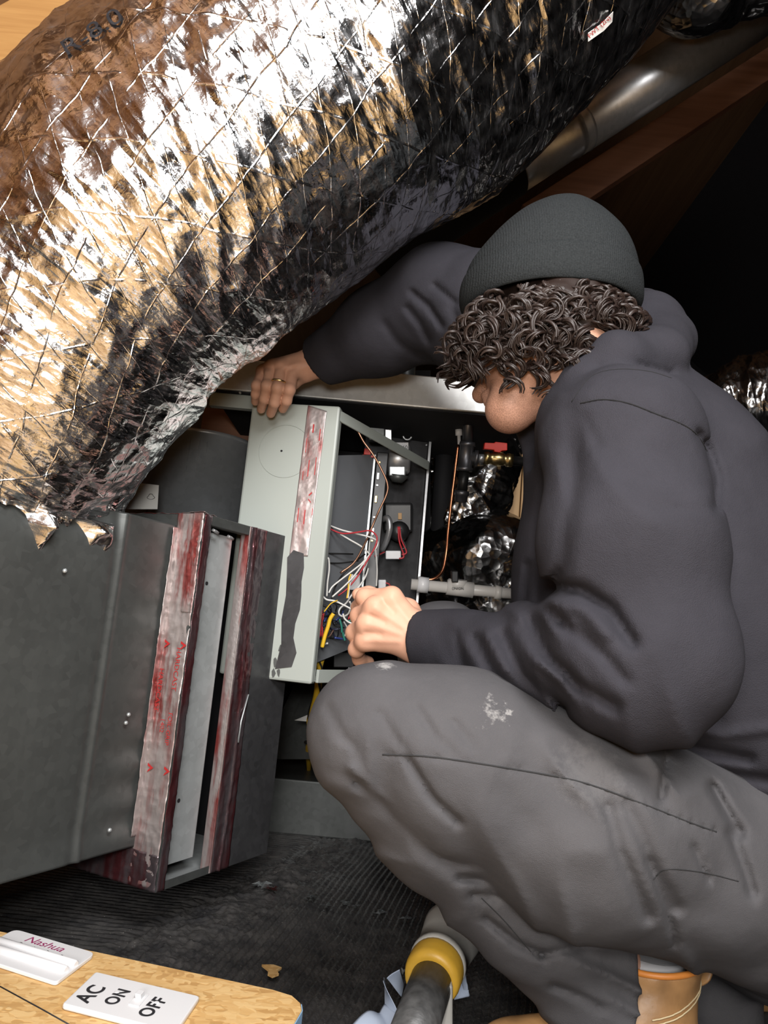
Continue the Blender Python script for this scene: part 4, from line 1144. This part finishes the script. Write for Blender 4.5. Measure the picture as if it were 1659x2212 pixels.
def f_hand(p, wr, fingers, thumb, arm_to, rw):
    W0 = W(*wr)
    d = cone_d(p, W(*arm_to), W0, rw * 1.08, rw)
    palm = None
    for q in fingers:
        m = W(*q[0][:3])
        e = cone_d(p, W0 + (m - W0) * .12, m, .019, q[0][3] * 1.02)
        palm = e if palm is None else smin(palm, e, .012)
    for a, b in zip(fingers[:-1], fingers[1:]):
        m = (W(*a[0][:3]) + W(*b[0][:3])) / 2
        palm = smin(palm, cone_d(p, W0 + (m - W0) * .35, W0 + (m - W0) * .94, .016, .0105), .010)
    d = smin(d, palm, .02)
    d = smin(d, cone_d(p, W0 + (W(*thumb[0][:3]) - W0) * .2, W(*thumb[0][:3]), .018, .016), .018)
    fd = None
    for q in fingers:
        e = uni(p, chain(*q), .004)
        for j in q[:2]:
            e = smin(e, np.sqrt(((p - (W(*j[:3]) - _fw * .0025).astype(np.float32)) ** 2).sum(1)) - j[3] * .93, .006)
        fd = e if fd is None else np.minimum(fd, e)
    fd = smin(fd, uni(p, chain(*thumb), .006), .003)
    d = smin(d, fd, .0065)
    # tendons on the back of the hand
    px, py, _ = PXY(p)
    for q in fingers:
        d = d - crease(px, py, [(q[0][0], q[0][1]), ((q[0][0] * .45 + wr[0] * .55), (q[0][1] * .45 + wr[1] * .55))], 6, .0011)
    for a, b in zip(fingers[:-1], fingers[1:]):
        mx, my = (a[0][0] + b[0][0]) / 2, (a[0][1] + b[0][1]) / 2
        d = d + crease(px, py, [(mx, my), (mx * .75 + wr[0] * .25, my * .75 + wr[1] * .25)], 6, .0016)
    return d
f_nh = lambda p: f_hand(p, NW, near_f, near_thumb, (985, 1392, .925), .029)
f_fh = lambda p: f_hand(p, FW_, far_f, far_thumb, (760, 742, 1.37), .029)
# ---- trunk and limbs under the clothes
limbs = (chain((985, 1392, .925, .031), (1385, 1425, .745, .04), (1345, 965, .83, .05)) + chain((760, 742, 1.37, .031), (955, 640, 1.27, .042), (1215, 790, 1.12, .05))
         + chain((1345, 965, .83, .05), (1290, 860, .98, .06), (1215, 790, 1.12, .05)) + chain((1330, 930, .98, .075), (1440, 1120, .98, .115), (1580, 1400, .97, .12), (1660, 1760, .98, .125))
         + chain((1660, 1880, .90, .085), (830, 1565, .805, .045), (1290, 2060, .86, .036), (1380, 2150, .885, .030), (1400, 2260, .885, .03))
         + chain((1620, 1800, 1.1, .085), (965, 1400, 1.13, .045), (1540, 2080, 1.06, .04), (1680, 2130, 1.1, .036)))
f_trunk = lambda p: uni(p, limbs, .03)
def bb(*pts, pad=.05):
    q = np.array(pts); return q.min(0) - pad, q.max(0) + pad
lo1, hi1 = bb(HC, pad=.17); hi1 = np.maximum(hi1, W(1330, 930, .98) + .02); lo1 = np.minimum(lo1, W(1330, 930, .98) - .02)
hand_b = lambda fs, th, wr, at: bb(*[W(*j[:3]) for q in fs for j in q], *[W(*j[:3]) for j in th], W(*wr), W(*at), pad=.03)
body_me = join_me(sdf_me(f_head, lo1, hi1, .0028), sdf_me(f_nh, *hand_b(near_f, near_thumb, NW, (985, 1392, .925)), .0018),
                  sdf_me(f_fh, *hand_b(far_f, far_thumb, FW_, (760, 742, 1.37)), .0018), sdf_me(f_trunk, *bb(*[c[0] for c in limbs], *[c[1] for c in limbs], pad=.14), .007))
body_me.polygons.foreach_set('use_smooth', np.ones(len(body_me.polygons), bool))
body = obj('body', body_me, M['skin'], person)
for q in far_f[:3]:
    a, b = W(*q[2][:3]), W(*q[3][:3])
    c = b + (a - b) * .1 - _fw * .0078
    ax1 = nrm(b - a); ax2 = nrm(np.cross(ax1, _fw))
    V, F = [], []
    obj('fingernail', ell_me(c, ax1, ax2, _fw, .006, .0045, .0018) if False else rod_me(c - ax1 * .006, c + ax1 * .005, [(0, .002), (.2, .004), (.6, .0045), (.9, .0035), (1, .001)], 12), plain('nail', (.62, .38, .29), .3) if 'nail' not in M else M['nail'], body)
for s in (1, -1):
    c = hp(.086, -.006, .030 * s)
    obj('eye', rod_me(c - HF_ * .008, c + HF_ * .0075, [(0, .004), (.3, .010), (.6, .0105), (.85, .007), (1, .002)], 16), M['eye'], body)
# gold ring on the far middle finger
rc_ = W(602.5, 826, 1.3565); ra_ = nrm(W(593, 870, 1.362) - W(609, 794, 1.375)); r1 = nrm(np.cross(ra_, _fw)); r2 = np.cross(ra_, r1)
obj('finger_ring', tube_me([rc_ + .0130 * (math.cos(w) * r1 + math.sin(w) * r2) for w in np.linspace(0, 2 * math.pi, 40)], .0022, 8, True, False), M['gold'], person)

# ---- hoodie
near_arm = chain((1352, 966, .825, .090), (1362, 1180, .775, .087), (1388, 1420, .742, .082), (1150, 1425, .835, .056), (925, 1389, .94, .040))
far_arm = chain((1215, 790, 1.12, .095), (1060, 690, 1.2, .098), (955, 655, 1.27, .094), (820, 715, 1.34, .078), (690, 781, 1.405, .048))
torso = chain((1300, 880, .985, .085), (1385, 1050, .985, .152), (1440, 1260, .985, .180), (1560, 1430, .97, .185), (1670, 1600, .965, .175))
torso2 = chain((1340, 965, .83, .085), (1270, 860, 1.0, .09), (1215, 790, 1.12, .09))
belly = chain((1345, 1090, 1.0, .100), (1312, 1300, 1.0, .112), (1400, 1430, .98, .12))
hood = chain((1232, 925, .895, .020), (1262, 828, .868, .029), (1330, 782, .868, .036), (1415, 772, .915, .036), (1432, 735, 1.02, .040), (1385, 680, 1.10, .04))
hood2 = chain((1405, 700, 1.06, .045), (1330, 800, .98, .05))
cuffN = nrm(W(925, 1389, .94) - W(1150, 1425, .835)); cuffF = nrm(W(690, 781, 1.405) - W(820, 715, 1.34))
cutN = W(917, 1387, .944); cutF = W(690, 780, 1.405)
hem_n = nrm(W(1560, 1850, .95) - W(1440, 1500, .95)); hem_p = W(1545, 1715, .93)
def f_hoodie(p):
    px, py, dd = PXY(p)
    na = uni(p, near_arm, .03); fa_ = uni(p, far_arm, .03)
    na = smax(na, (p - cutN.astype(np.float32)) @ cuffN.astype(np.float32), .004)
    fa_ = smax(fa_, (p - cutF.astype(np.float32)) @ cuffF.astype(np.float32), .004)
    t = smin(uni(p, torso, .05), uni(p, torso2, .04), .05)
    t = smin(t, uni(p, belly, .04), .05)
    t = smin(t, uni(p, hood, .012), .008)
    t = smin(t, uni(p, hood2, .02), .02)
    # soft body of folds
    q = p * np.float32(1)
    fold = .0045 * vnoise(q * 11) + .0022 * vnoise(q * 26 + 5)
    near = np.clip((1.0 - dd) / .07, 0, 1)
    armz = np.clip(1 - np.abs(na) / .04, 0, 1)
    na = na + fold * .8
    fx = n2(px / 300, py / 300, 4.) * .6
    na = na - .0062 * near * np.clip((1330 - px) / 120, 0, 1) * np.clip((px - 930) / 60, 0, 1) * np.clip((py - 1300) / 40, 0, 1) * ridged((px * .86 - py * .50) / 46 + fx, (px * .50 + py * .86) / 190, 2.)
    na = na - .0036 * near * np.clip((py - 880) / 100, 0, 1) * ridged((px * .97 - py * .2) / 95 + fx, (px * .2 + py * .97) / 300, 6.)
    for pts, w, k in (([(1163, 1284), (1210, 1266), (1258, 1276), (1318, 1316), (1365, 1387)], 15, .016),
                      ([(1206, 1240), (1180, 1262), (1160, 1290)], 10, .010),
                      ([(1236, 895), (1240, 1037), (1212, 1225)], 22, .007), ([(1262, 900), (1290, 960)], 10, .003),
                      ([(1027, 1380), (1064, 1453), (1137, 1514)], 13, .008), ([(1085, 1375), (1130, 1459), (1216, 1532)], 13, .009),
                      ([(1140, 1350), (1185, 1420), (1246, 1480), (1331, 1528)], 14, .010), ([(985, 1370), (1002, 1440)], 10, .005),
                      ([(1215, 1345), (1290, 1400), (1350, 1470)], 14, .008), ([(1400, 1090), (1480, 1100), (1540, 1094)], 6, .002)):
        na = na + near * crease(px, py, pts, w, k)
    for pts, w, k in (([(1105, 1350), (1150, 1420), (1210, 1470)], 12, -.006), ([(1190, 1300), (1260, 1320), (1310, 1370)], 14, -.007), ([(1050, 1370), (1095, 1450)], 10, -.005)):
        na = na + near * crease(px, py, pts, w, k)
    fa_ = fa_ + fold
    for pts, w, k in (([(890, 632), (925, 660), (955, 705)], 7, .008), ([(940, 618), (985, 655)], 7, .007), ([(880, 665), (905, 695), (925, 735)], 8, .006), ([(975, 665), (990, 700)], 8, .005), ([(830, 700), (860, 740), (900, 770)], 10, .004)):
        fa_ = fa_ + crease(px, py, pts, w, k)
    t = t + fold * .7
    for pts, w, k in (([(1435, 1530), (1480, 1522), (1530, 1535)], 20, .024), ([(1420, 1600), (1480, 1612), (1620, 1640)], 12, .012), ([(1470, 1660), (1560, 1672), (1700, 1690)], 12, .010),
                      ([(1450, 1560), (1560, 1590), (1700, 1570)], 12, -.006), ([(1195, 1000), (1165, 1130), (1160, 1290)], 16, .008), ([(1140, 1220), (1130, 1330)], 10, .006),
                      ([(1225, 850), (1290, 795), (1380, 790), (1450, 808)], 9, .0045)):
        t = t + crease(px, py, pts, w, k)
    d = smin(t, na, .012)
    d = smin(d, fa_, .02)
    for pts, w, k in (([(1254, 871), (1302, 863), (1357, 871), (1417, 894), (1477, 918), (1508, 938)], 3.2, .0030), ([(1508, 938), (1532, 974), (1552, 1030), (1548, 1100)], 10, .007)):
        d = d + near * crease(px, py, pts, w, k)
    d = smax(d, (p - hem_p.astype(np.float32)) @ hem_n.astype(np.float32), .01)
    # open neck: keep clear of the face and the hair
    ne = cone_d(p, hp(-.02, -.05, .01), W(1150, 905, .97), .075, .066)
    d = smax(d, -ne, .012)
    return d
allh = near_arm + far_arm + torso + belly + hood
hd_me = sdf_me(f_hoodie, *bb(*[c[0] for c in allh], *[c[1] for c in allh], pad=.2), .0044, .026)
hoodie = obj('hoodie', hd_me, M['hoodie'], person)

# ---- trousers
thighN = chain((826, 1566, .805, .072), (1000, 1640, .80, .090), (1260, 1770, .80, .108), (1650, 1905, .88, .118))
shinN = chain((806, 1590, .808, .073), (960, 1780, .815, .066), (1130, 1960, .835, .062), (1300, 2150, .85, .063), (1330, 2200, .855, .064))
thighF = chain((962, 1398, 1.13, .070), (1250, 1580, 1.12, .1), (1620, 1800, 1.1, .115))
shinF = chain((962, 1408, 1.13, .068), (1250, 1750, 1.09, .06), (1540, 2110, 1.04, .054), (1556, 2215, 1.03, .054))
seat = chain((1640, 1790, 1.0, .15), (1690, 1900, .98, .15))
hemc = W(1338, 2125, .85); hemn = nrm(_rt * .95 - _up * .32)
def f_pants(p):
    px, py, dd = PXY(p)
    fold = .0035 * vnoise(p * 13 + 3) + .0018 * vnoise(p * 30)
    near = np.clip((.98 - dd) / .07, 0, 1)
    th = uni(p, thighN, .04) + fold; sh_ = uni(p, shinN, .03) + fold
    fx = n2(px / 260, py / 260, 7.) * .7
    th = th - .0052 * near * ridged((px * .88 - py * .47) / 62 + fx, (px * .47 + py * .88) / 260, 3.) * np.clip(.35 + n2(px / 210, py / 210, 8.), 0, 1)
    sh_ = sh_ - .0070 * near * ridged((-px * .45 + py * .89) / 44 + fx, (px * .89 + py * .45) / 170, 5.) * np.clip(.45 + n2(px / 160, py / 160, 9.), 0, 1)
    sh_ = smax(sh_, (p - hemc.astype(np.float32)) @ hemn.astype(np.float32), .004)
    for pts, w, k in (([(826, 1630), (942, 1636), (1137, 1666), (1258, 1690), (1380, 1733), (1489, 1776), (1556, 1800)], 3.0, .0022),
                      ([(1310, 1745), (1337, 1837), (1398, 1977)], 16, .006), ([(1355, 1740), (1400, 1840), (1460, 1960)], 15, .005), ([(1440, 1642), (1428, 1727)], 8, .005),
                      ([(1400, 1860), (1440, 1960), (1460, 2040)], 9, .005), ([(1580, 1800), (1610, 1880), (1625, 1930)], 12, .007), ([(1500, 1830), (1530, 1900)], 8, .004),
                      ([(1540, 1700), (1575, 1760), (1600, 1800)], 12, .008), ([(881, 1642), (936, 1727), (990, 1776)], 9, .007), ([(820, 1540), (850, 1590), (880, 1625)], 9, .003),
                      ([(900, 1530), (940, 1590), (975, 1625)], 9, .003), ([(980, 1560), (1020, 1610)], 9, .003)):
        th = th + near * crease(px, py, pts, w, k * 1.45)
    for pts, w, k in (([(711, 1532), (740, 1590), (772, 1624), (863, 1690), (924, 1721)], 9, .007), ([(802, 1630), (850, 1680), (893, 1709)], 8, .006),
                      ([(912, 1800), (950, 1812), (990, 1837)], 8, .005), ([(870, 1770), (940, 1840), (1010, 1868)], 9, .005), ([(990, 1897), (1060, 1902), (1137, 1916)], 8, .006), ([(1020, 1935), (1080, 1938), (1140, 1960)], 8, .005),
                      ([(1050, 1985), (1120, 2040), (1170, 2062)], 9, .007), ([(1170, 2062), (1240, 2050), (1290, 2030)], 9, .005), ([(1195, 2130), (1250, 2150), (1300, 2180)], 9, .005), ([(770, 1690), (860, 1760), (960, 1850)], 9, .004)):
        sh_ = sh_ + near * crease(px, py, pts, w, k * 1.45)
    for pts, w, k in (([(760, 1660), (830, 1720), (900, 1760)], 10, -.005), ([(1000, 1875), (1070, 1885), (1120, 1890)], 9, -.005)):
        sh_ = sh_ + near * crease(px, py, pts, w, k * 1.45)
    d = smin(th, sh_, .006)
    far = smin(uni(p, thighF, .03), uni(p, shinF, .03), .02) + fold
    d = smin(d, far, .01)
    d = smin(d, uni(p, seat, .04) + fold, .05)
    return d
allp = thighN + shinN + thighF + shinF + seat
lo2, hi2 = bb(*[c[0] for c in allp], *[c[1] for c in allp], pad=.17); lo2[2] = max(lo2[2], .0)
_k = NT('grey_work_canvas')
_c = _k.coord(); _n = _k.noise(_c, 13, 4, .6); _w = _k.noise(_c, 1500, 2)
_base = _k.mix(_k.math('ADD', _k.math('MULTIPLY', _n, .7), _k.math('MULTIPLY', _w, .3)), (.050, .049, .053), (.098, .095, .099))
for _q, _rad in ((W(1055, 1558, .745), .022), (W(1085, 1545, .745), .012), (W(1290, 1670, .70), .04), (W(830, 1450, .79), .012), (W(1060, 1915, .78), .03)):
    _dv = _k.n('ShaderNodeVectorMath', operation='DISTANCE'); _k.t.links.new(_k.n('ShaderNodeTexCoord').outputs['Object'], _dv.inputs[0]); _dv.inputs[1].default_value = tuple(_q)
    _f = _k.ramp(_k.math('ADD', _k.math('DIVIDE', _dv.outputs['Value'], _rad), _k.math('MULTIPLY', _k.math('SUBTRACT', _k.noise(_c, 110, 4, .7), .5), 2.2)), [(.45, .75 if _rad < .025 else .07), (1., 0.)])
    _base = _k.mix(_f, _base, (.36, .35, .34))
_k.p(Base_Color=_base, Roughness=.85, Specular_IOR_Level=.14, Normal=_k.bump(_w, .55, .0014, _k.bump(_k.noise(_c, 70, 3), .25, .003)))
M['pants'] = _k.m
tr_me = sdf_me(f_pants, lo2, hi2, .0042, .026)
trousers = obj('trousers', tr_me, M['pants'], person)
def bvh_of(me):
    co = np.empty(len(me.vertices) * 3, np.float32); me.vertices.foreach_get('co', co)
    fi = np.empty(len(me.loops), np.int32); me.loops.foreach_get('vertex_index', fi)
    return BVHTree.FromPolygons(co.reshape(-1, 3).tolist(), fi.reshape(-1, 4).tolist())
def seam_line(name, garment, bvh, pts, mat='seam', r=.0009, lift=.0002):
    P = []
    for (x0, y0), (x1, y1) in zip(pts[:-1], pts[1:]):
        n = max(2, int(math.hypot(x1 - x0, y1 - y0) / 9))
        for t in np.linspace(0, 1, n, endpoint=False):
            w = onto(x0 + (x1 - x0) * t, y0 + (y1 - y0) * t, lift, bvh)
            if w is not None: P.append(w)
    if len(P) > 3: obj(name, tube_me(np.array(P), r, 5), M[mat], garment)
tb_ = bvh_of(tr_me)
def smooth_px(p): return [tuple(q[:2]) for q in catmull([(x, y, 0) for x, y in p], 24)]
seam_line('side_seam', trousers, tb_, smooth_px([(826, 1630), (942, 1636), (1137, 1666), (1258, 1690), (1380, 1733), (1489, 1776), (1556, 1800)]))
seam_line('pocket_seam', trousers, tb_, smooth_px([(1410, 1900), (1440, 1878), (1520, 1885), (1600, 1905)]), 'seam', .0006)
seam_line('hem_seam', trousers, tb_, smooth_px([(1040, 1940), (1090, 1990), (1150, 2060)]), 'seam', .0006)


hb_ = bvh_of(hd_me)
seam_line('shoulder_seam', hoodie, hb_, smooth_px([(1254, 871), (1302, 863), (1357, 871), (1417, 894), (1477, 918), (1508, 942), (1530, 980)]), 'seam_dark', .0008)
seam_line('hood_seam', hoodie, hb_, smooth_px([(1235, 868), (1275, 815), (1330, 798), (1400, 802), (1455, 818)]), 'seam_dark', .0006)
# ---- beanie (loft in the head's own frame)
def loft(rings, seg=96, wob=.0025):
    V = []; m = len(rings)
    ang = np.linspace(0, 2 * math.pi, seg, endpoint=False)
    for u, back, rf, rs in rings:
        nz = wob * vnoise(np.stack([np.cos(ang) * 2.2, np.sin(ang) * 2.2, np.full(seg, u * 22)], -1))
        for a, w in zip(ang, nz):
            V.append(bpt(math.cos(a) * (rf + w) - back, u, math.sin(a) * (rs + w)))
    F = [(i * seg + j, i * seg + (j + 1) % seg, (i + 1) * seg + (j + 1) % seg, (i + 1) * seg + j) for i in range(m - 1) for j in range(seg)]
    F.append(tuple(range((m - 1) * seg, m * seg)))
    return fix_normals(mesh('loft', V, F, True))
def fine(rings, n=60):
    r = np.array(rings); return catmull(r, n)
bn = fine([(.020, .0, .110, .100), (.040, .001, .114, .104), (.062, .003, .109, .101), (.088, .007, .095, .090), (.112, .010, .076, .074), (.132, .013, .056, .054), (.147, .015, .032, .031), (.152, .016, .012, .012)])
beanie = obj('beanie', loft(bn, 110), M['knit'], person)
br = fine([(.004, -.0, .104, .094), (-.004, -.0, .112, .102), (.006, -.0, .119, .108), (.022, .0, .120, .110), (.036, .001, .118, .1085), (.042, .002, .114, .1055), (.040, .003, .108, .100)], 40)
obj('folded_brim', loft(br, 110, .002), M['knit'], beanie)
# ---- hair
def f_scalp(p):
    d = ell_d(p, hp(-.008, .018), HAX, (.100, .088, .086))
    d = smin(d, ell_d(p, hp(-.040, -.040), HAX, (.066, .058, .086)), .03)
    q = (p - HC.astype(np.float32))
    d = smax(d, q @ HF_.astype(np.float32) - .055, .01)
    d = smax(d, -(q @ HU_.astype(np.float32)) - .085 + .35 * np.clip(q @ HF_.astype(np.float32), 0, 1), .01)
    return d + .004 * vnoise(p * 70)
hair = obj('hair', sdf_me(f_scalp, HC - .16, HC + .16, .004), M['hair'], person)
rh = random.Random(21)
curl_V, curl_F = [], []
nv0 = 0
GR = -ZV
for k_ in range(640):
    az = rh.uniform(-math.pi, math.pi)                        # 0 = forehead, + = near side
    near_ = math.sin(az)
    if near_ < -.3 and rh.random() < .6: continue
    ca = math.cos(az)
    h0 = rh.uniform(-.050, -.006)
    if near_ > .15 and ca > -.55: h0 = rh.uniform(-.084, -.006)
    if ca > .55: h0 = rh.uniform(-.055, -.006)
    if ca < -.55: h0 = rh.uniform(-.032, -.008)
    rr = 1 - .20 * min(1, -min(h0, 0) / .09)
    rf, rs = .108 * rr, .101 * rr
    p0 = bpt(math.cos(az) * rf, h0, math.sin(az) * rs)
    out = nrm(BF_ * math.cos(az) / rf + BS_ * math.sin(az) / rs)
    L_ = rh.uniform(.028, .060)
    if ca > .2 and near_ < -.15: continue
    if ca < -.5: L_ *= .75
    dirn = nrm(GR * 1.0 + out * rh.uniform(.1, .6) + np.array([rh.uniform(-.3, .3) for _ in range(3)]))
    e1 = nrm(np.cross(dirn, out)); e2 = np.cross(dirn, e1)
    tr = rh.uniform(1.3, 2.6); hr = rh.uniform(.005, .0105); ph = rh.uniform(0, 6.28); sg = rh.choice((-1, 1))
    n_ = 26
    ts = np.linspace(0, 1, n_)
    rad = hr * np.clip(ts * 4, .3, 1)
    bend = GR * (.2 * L_)
    cen_ = p0 + out * rh.uniform(.0, .016) * min(1, -h0 / .03) + dirn * (ts * L_)[:, None] + bend * (ts ** 2)[:, None]
    for st_ in range(rh.choice((3, 4, 5))):                     # a lock of a few strands
        dp = rh.uniform(-.35, .35); dr = rh.uniform(.75, 1.2); ds = rh.uniform(-.004, .004)
        P_ = cen_ + e1 * (rad * dr * np.cos(ph + dp + sg * ts * tr * 6.28) + ds)[:, None] + e2 * (rad * dr * np.sin(ph + dp + sg * ts * tr * 6.28))[:, None]
        R_ = rh.uniform(.0011, .0023) * np.clip((1.05 - ts) * 5, .3, 1)
        V_, F_ = tube_arrays(P_, R_, 5)
        curl_V.append(V_); curl_F.append(F_ + nv0); nv0 += len(V_)
curls = obj('hair_curls', mesh('curls', np.vstack(curl_V), np.vstack(curl_F), True), M['hair'], hair)
curls['kind'] = 'stuff'

# ---- boots
def boot(B, toe, name_lbl, mirror=1):
    """work boot with heel at B, pointing along toe"""
    B = np.asarray(B, float); t = nrm(toe); s = np.cross(t, ZV) * -1
    def q(a, b, z): return B + t * a + s * b + ZV * z
    def f(p):
        d = cone_d(p, q(.0, 0, .055), q(-.004, 0, .175), .044, .056)
        d = smin(d, cone_d(p, q(-.012, 0, .055), q(.05, 0, .05), .040, .040), .03)
        d = smin(d, cone_d(p, q(.02, 0, .085), q(.13, 0, .055), .044, .036), .04)
        d = smin(d, cone_d(p, q(.13, .012, .05), q(.17, -.012, .05), .040, .040), .03)
        d = smax(d, -(p[:, 2] - .022), .006)
        d = smax(d, (p - q(0, 0, .158).astype(np.float32)) @ nrm(ZV + t * .12).astype(np.float32), .004)
        d = np.maximum(d, -cone_d(p, q(-.003, 0, .12), q(-.004, 0, .22), .040, .050))
        return d + .0018 * vnoise(p * 22) + .0008 * vnoise(p * 60)
    lo, hi = bb(q(-.06, -.05, 0), q(.22, .05, .2), q(-.06, .05, 0), q(.22, -.05, .2), pad=.02)
    bt = obj('boot', sdf_me(f, lo, hi, .004), M['leather'], person)
    ol = [q(-.055 + .0 * w, 0, 0) for w in (0,)]
    sole = [q(*xy, 0.) for xy in ((-.055, 0), (-.045, .034), (0, .042), (.06, .038), (.12, .05), (.18, .046), (.215, .018), (.215, -.018), (.18, -.046), (.12, -.05), (.06, -.038), (0, -.042), (-.045, -.034))]
    obj('sole', poly_me(sole, ZV * .026, .003), M['rubber'], bt)
    rim = [q(-.004 + .0545 * math.cos(w), .0545 * math.sin(w),   .158 - .12 * (-.004 + .0545 * math.cos(w))) for w in np.linspace(0, 2 * math.pi, 48)]
    obj('collar_edge', tube_me(rim, .0036, 8, True, False), M['leather_rim'], bt)
    lp = q(-.062, .0, .150)
    pts = catmull([lp + ZV * .012 + t * .012, lp + ZV * .018 - t * .006, lp - t * .016 + ZV * .006, lp - t * .014 - ZV * .016, lp + t * .004 - ZV * .024], 18)
    V = []; F = []
    for i, w in enumerate(pts):
        V += [w + s * .010, w - s * .010]
    for i in range(len(pts) - 1): F.append((2 * i, 2 * i + 1, 2 * i + 3, 2 * i + 2))
    lo_ = obj('pull_loop', mesh('loop', V, F, True), M['leather'], bt)
    lo_.modifiers.new('thickness', 'SOLIDIFY').thickness = .003
    bco = np.empty(len(bt.data.vertices) * 3, np.float32); bt.data.vertices.foreach_get('co', bco); bco = bco.reshape(-1, 3)
    for zz in (.122, .117):
        P_ = []
        for w in np.linspace(math.pi * .3, math.pi * 1.7, 110):
            dr = t * math.cos(w) + s * math.sin(w)
            z_ = zz - .018 * math.cos(w)
            rel = bco - (q(-.003, 0, z_)); m_ = (np.abs(rel[:, 2]) < .004) & (np.abs(rel @ np.cross(ZV, dr)) < .006) & (rel @ dr > 0)
            r_ = (rel[m_] @ dr).max() if m_.any() else .055
            P_.append(q(-.003, 0, z_) + dr * (r_ + .0006))
        obj('stitching', tube_me(np.array(P_), .0009, 5, True, False), M['stitch'], bt)
    for i in range(5):
        a = .052 + .022 * i; z_ = .118 - .015 * i
        P_ = [q(a - .008, .034 * k, z_ + .012 * (1 - k * k) + .012) for k in np.linspace(-1, 1, 13)]
        obj('lace', tube_me(P_, .0028, 6), M['lace'], bt)
    P_ = [q(.062 + .016 * math.cos(w), .03 + .016 * math.sin(w), .140 + .012 * math.sin(2 * w)) for w in np.linspace(0, 6.28, 24)]
    obj('lace', tube_me(P_, .0026, 6), M['lace'], bt)
    obj('sock', rod_me(q(-.003, 0, .10), q(-.003, 0, .160), [(0, .043), (.9, .044), (1, .036)], 28), M['sock'], bt)
    return bt
boot((W(1400, 2250, .862) * [1, 1, 0]), np.array([-.96, -.28, 0]), 'near')
b2 = W(1672, 2190, 1.10)
boot((b2[0], b2[1], 0), np.array([-.9, -.42, 0]), 'far')
# drawstring-free fleece specks of insulation caught on the clothes
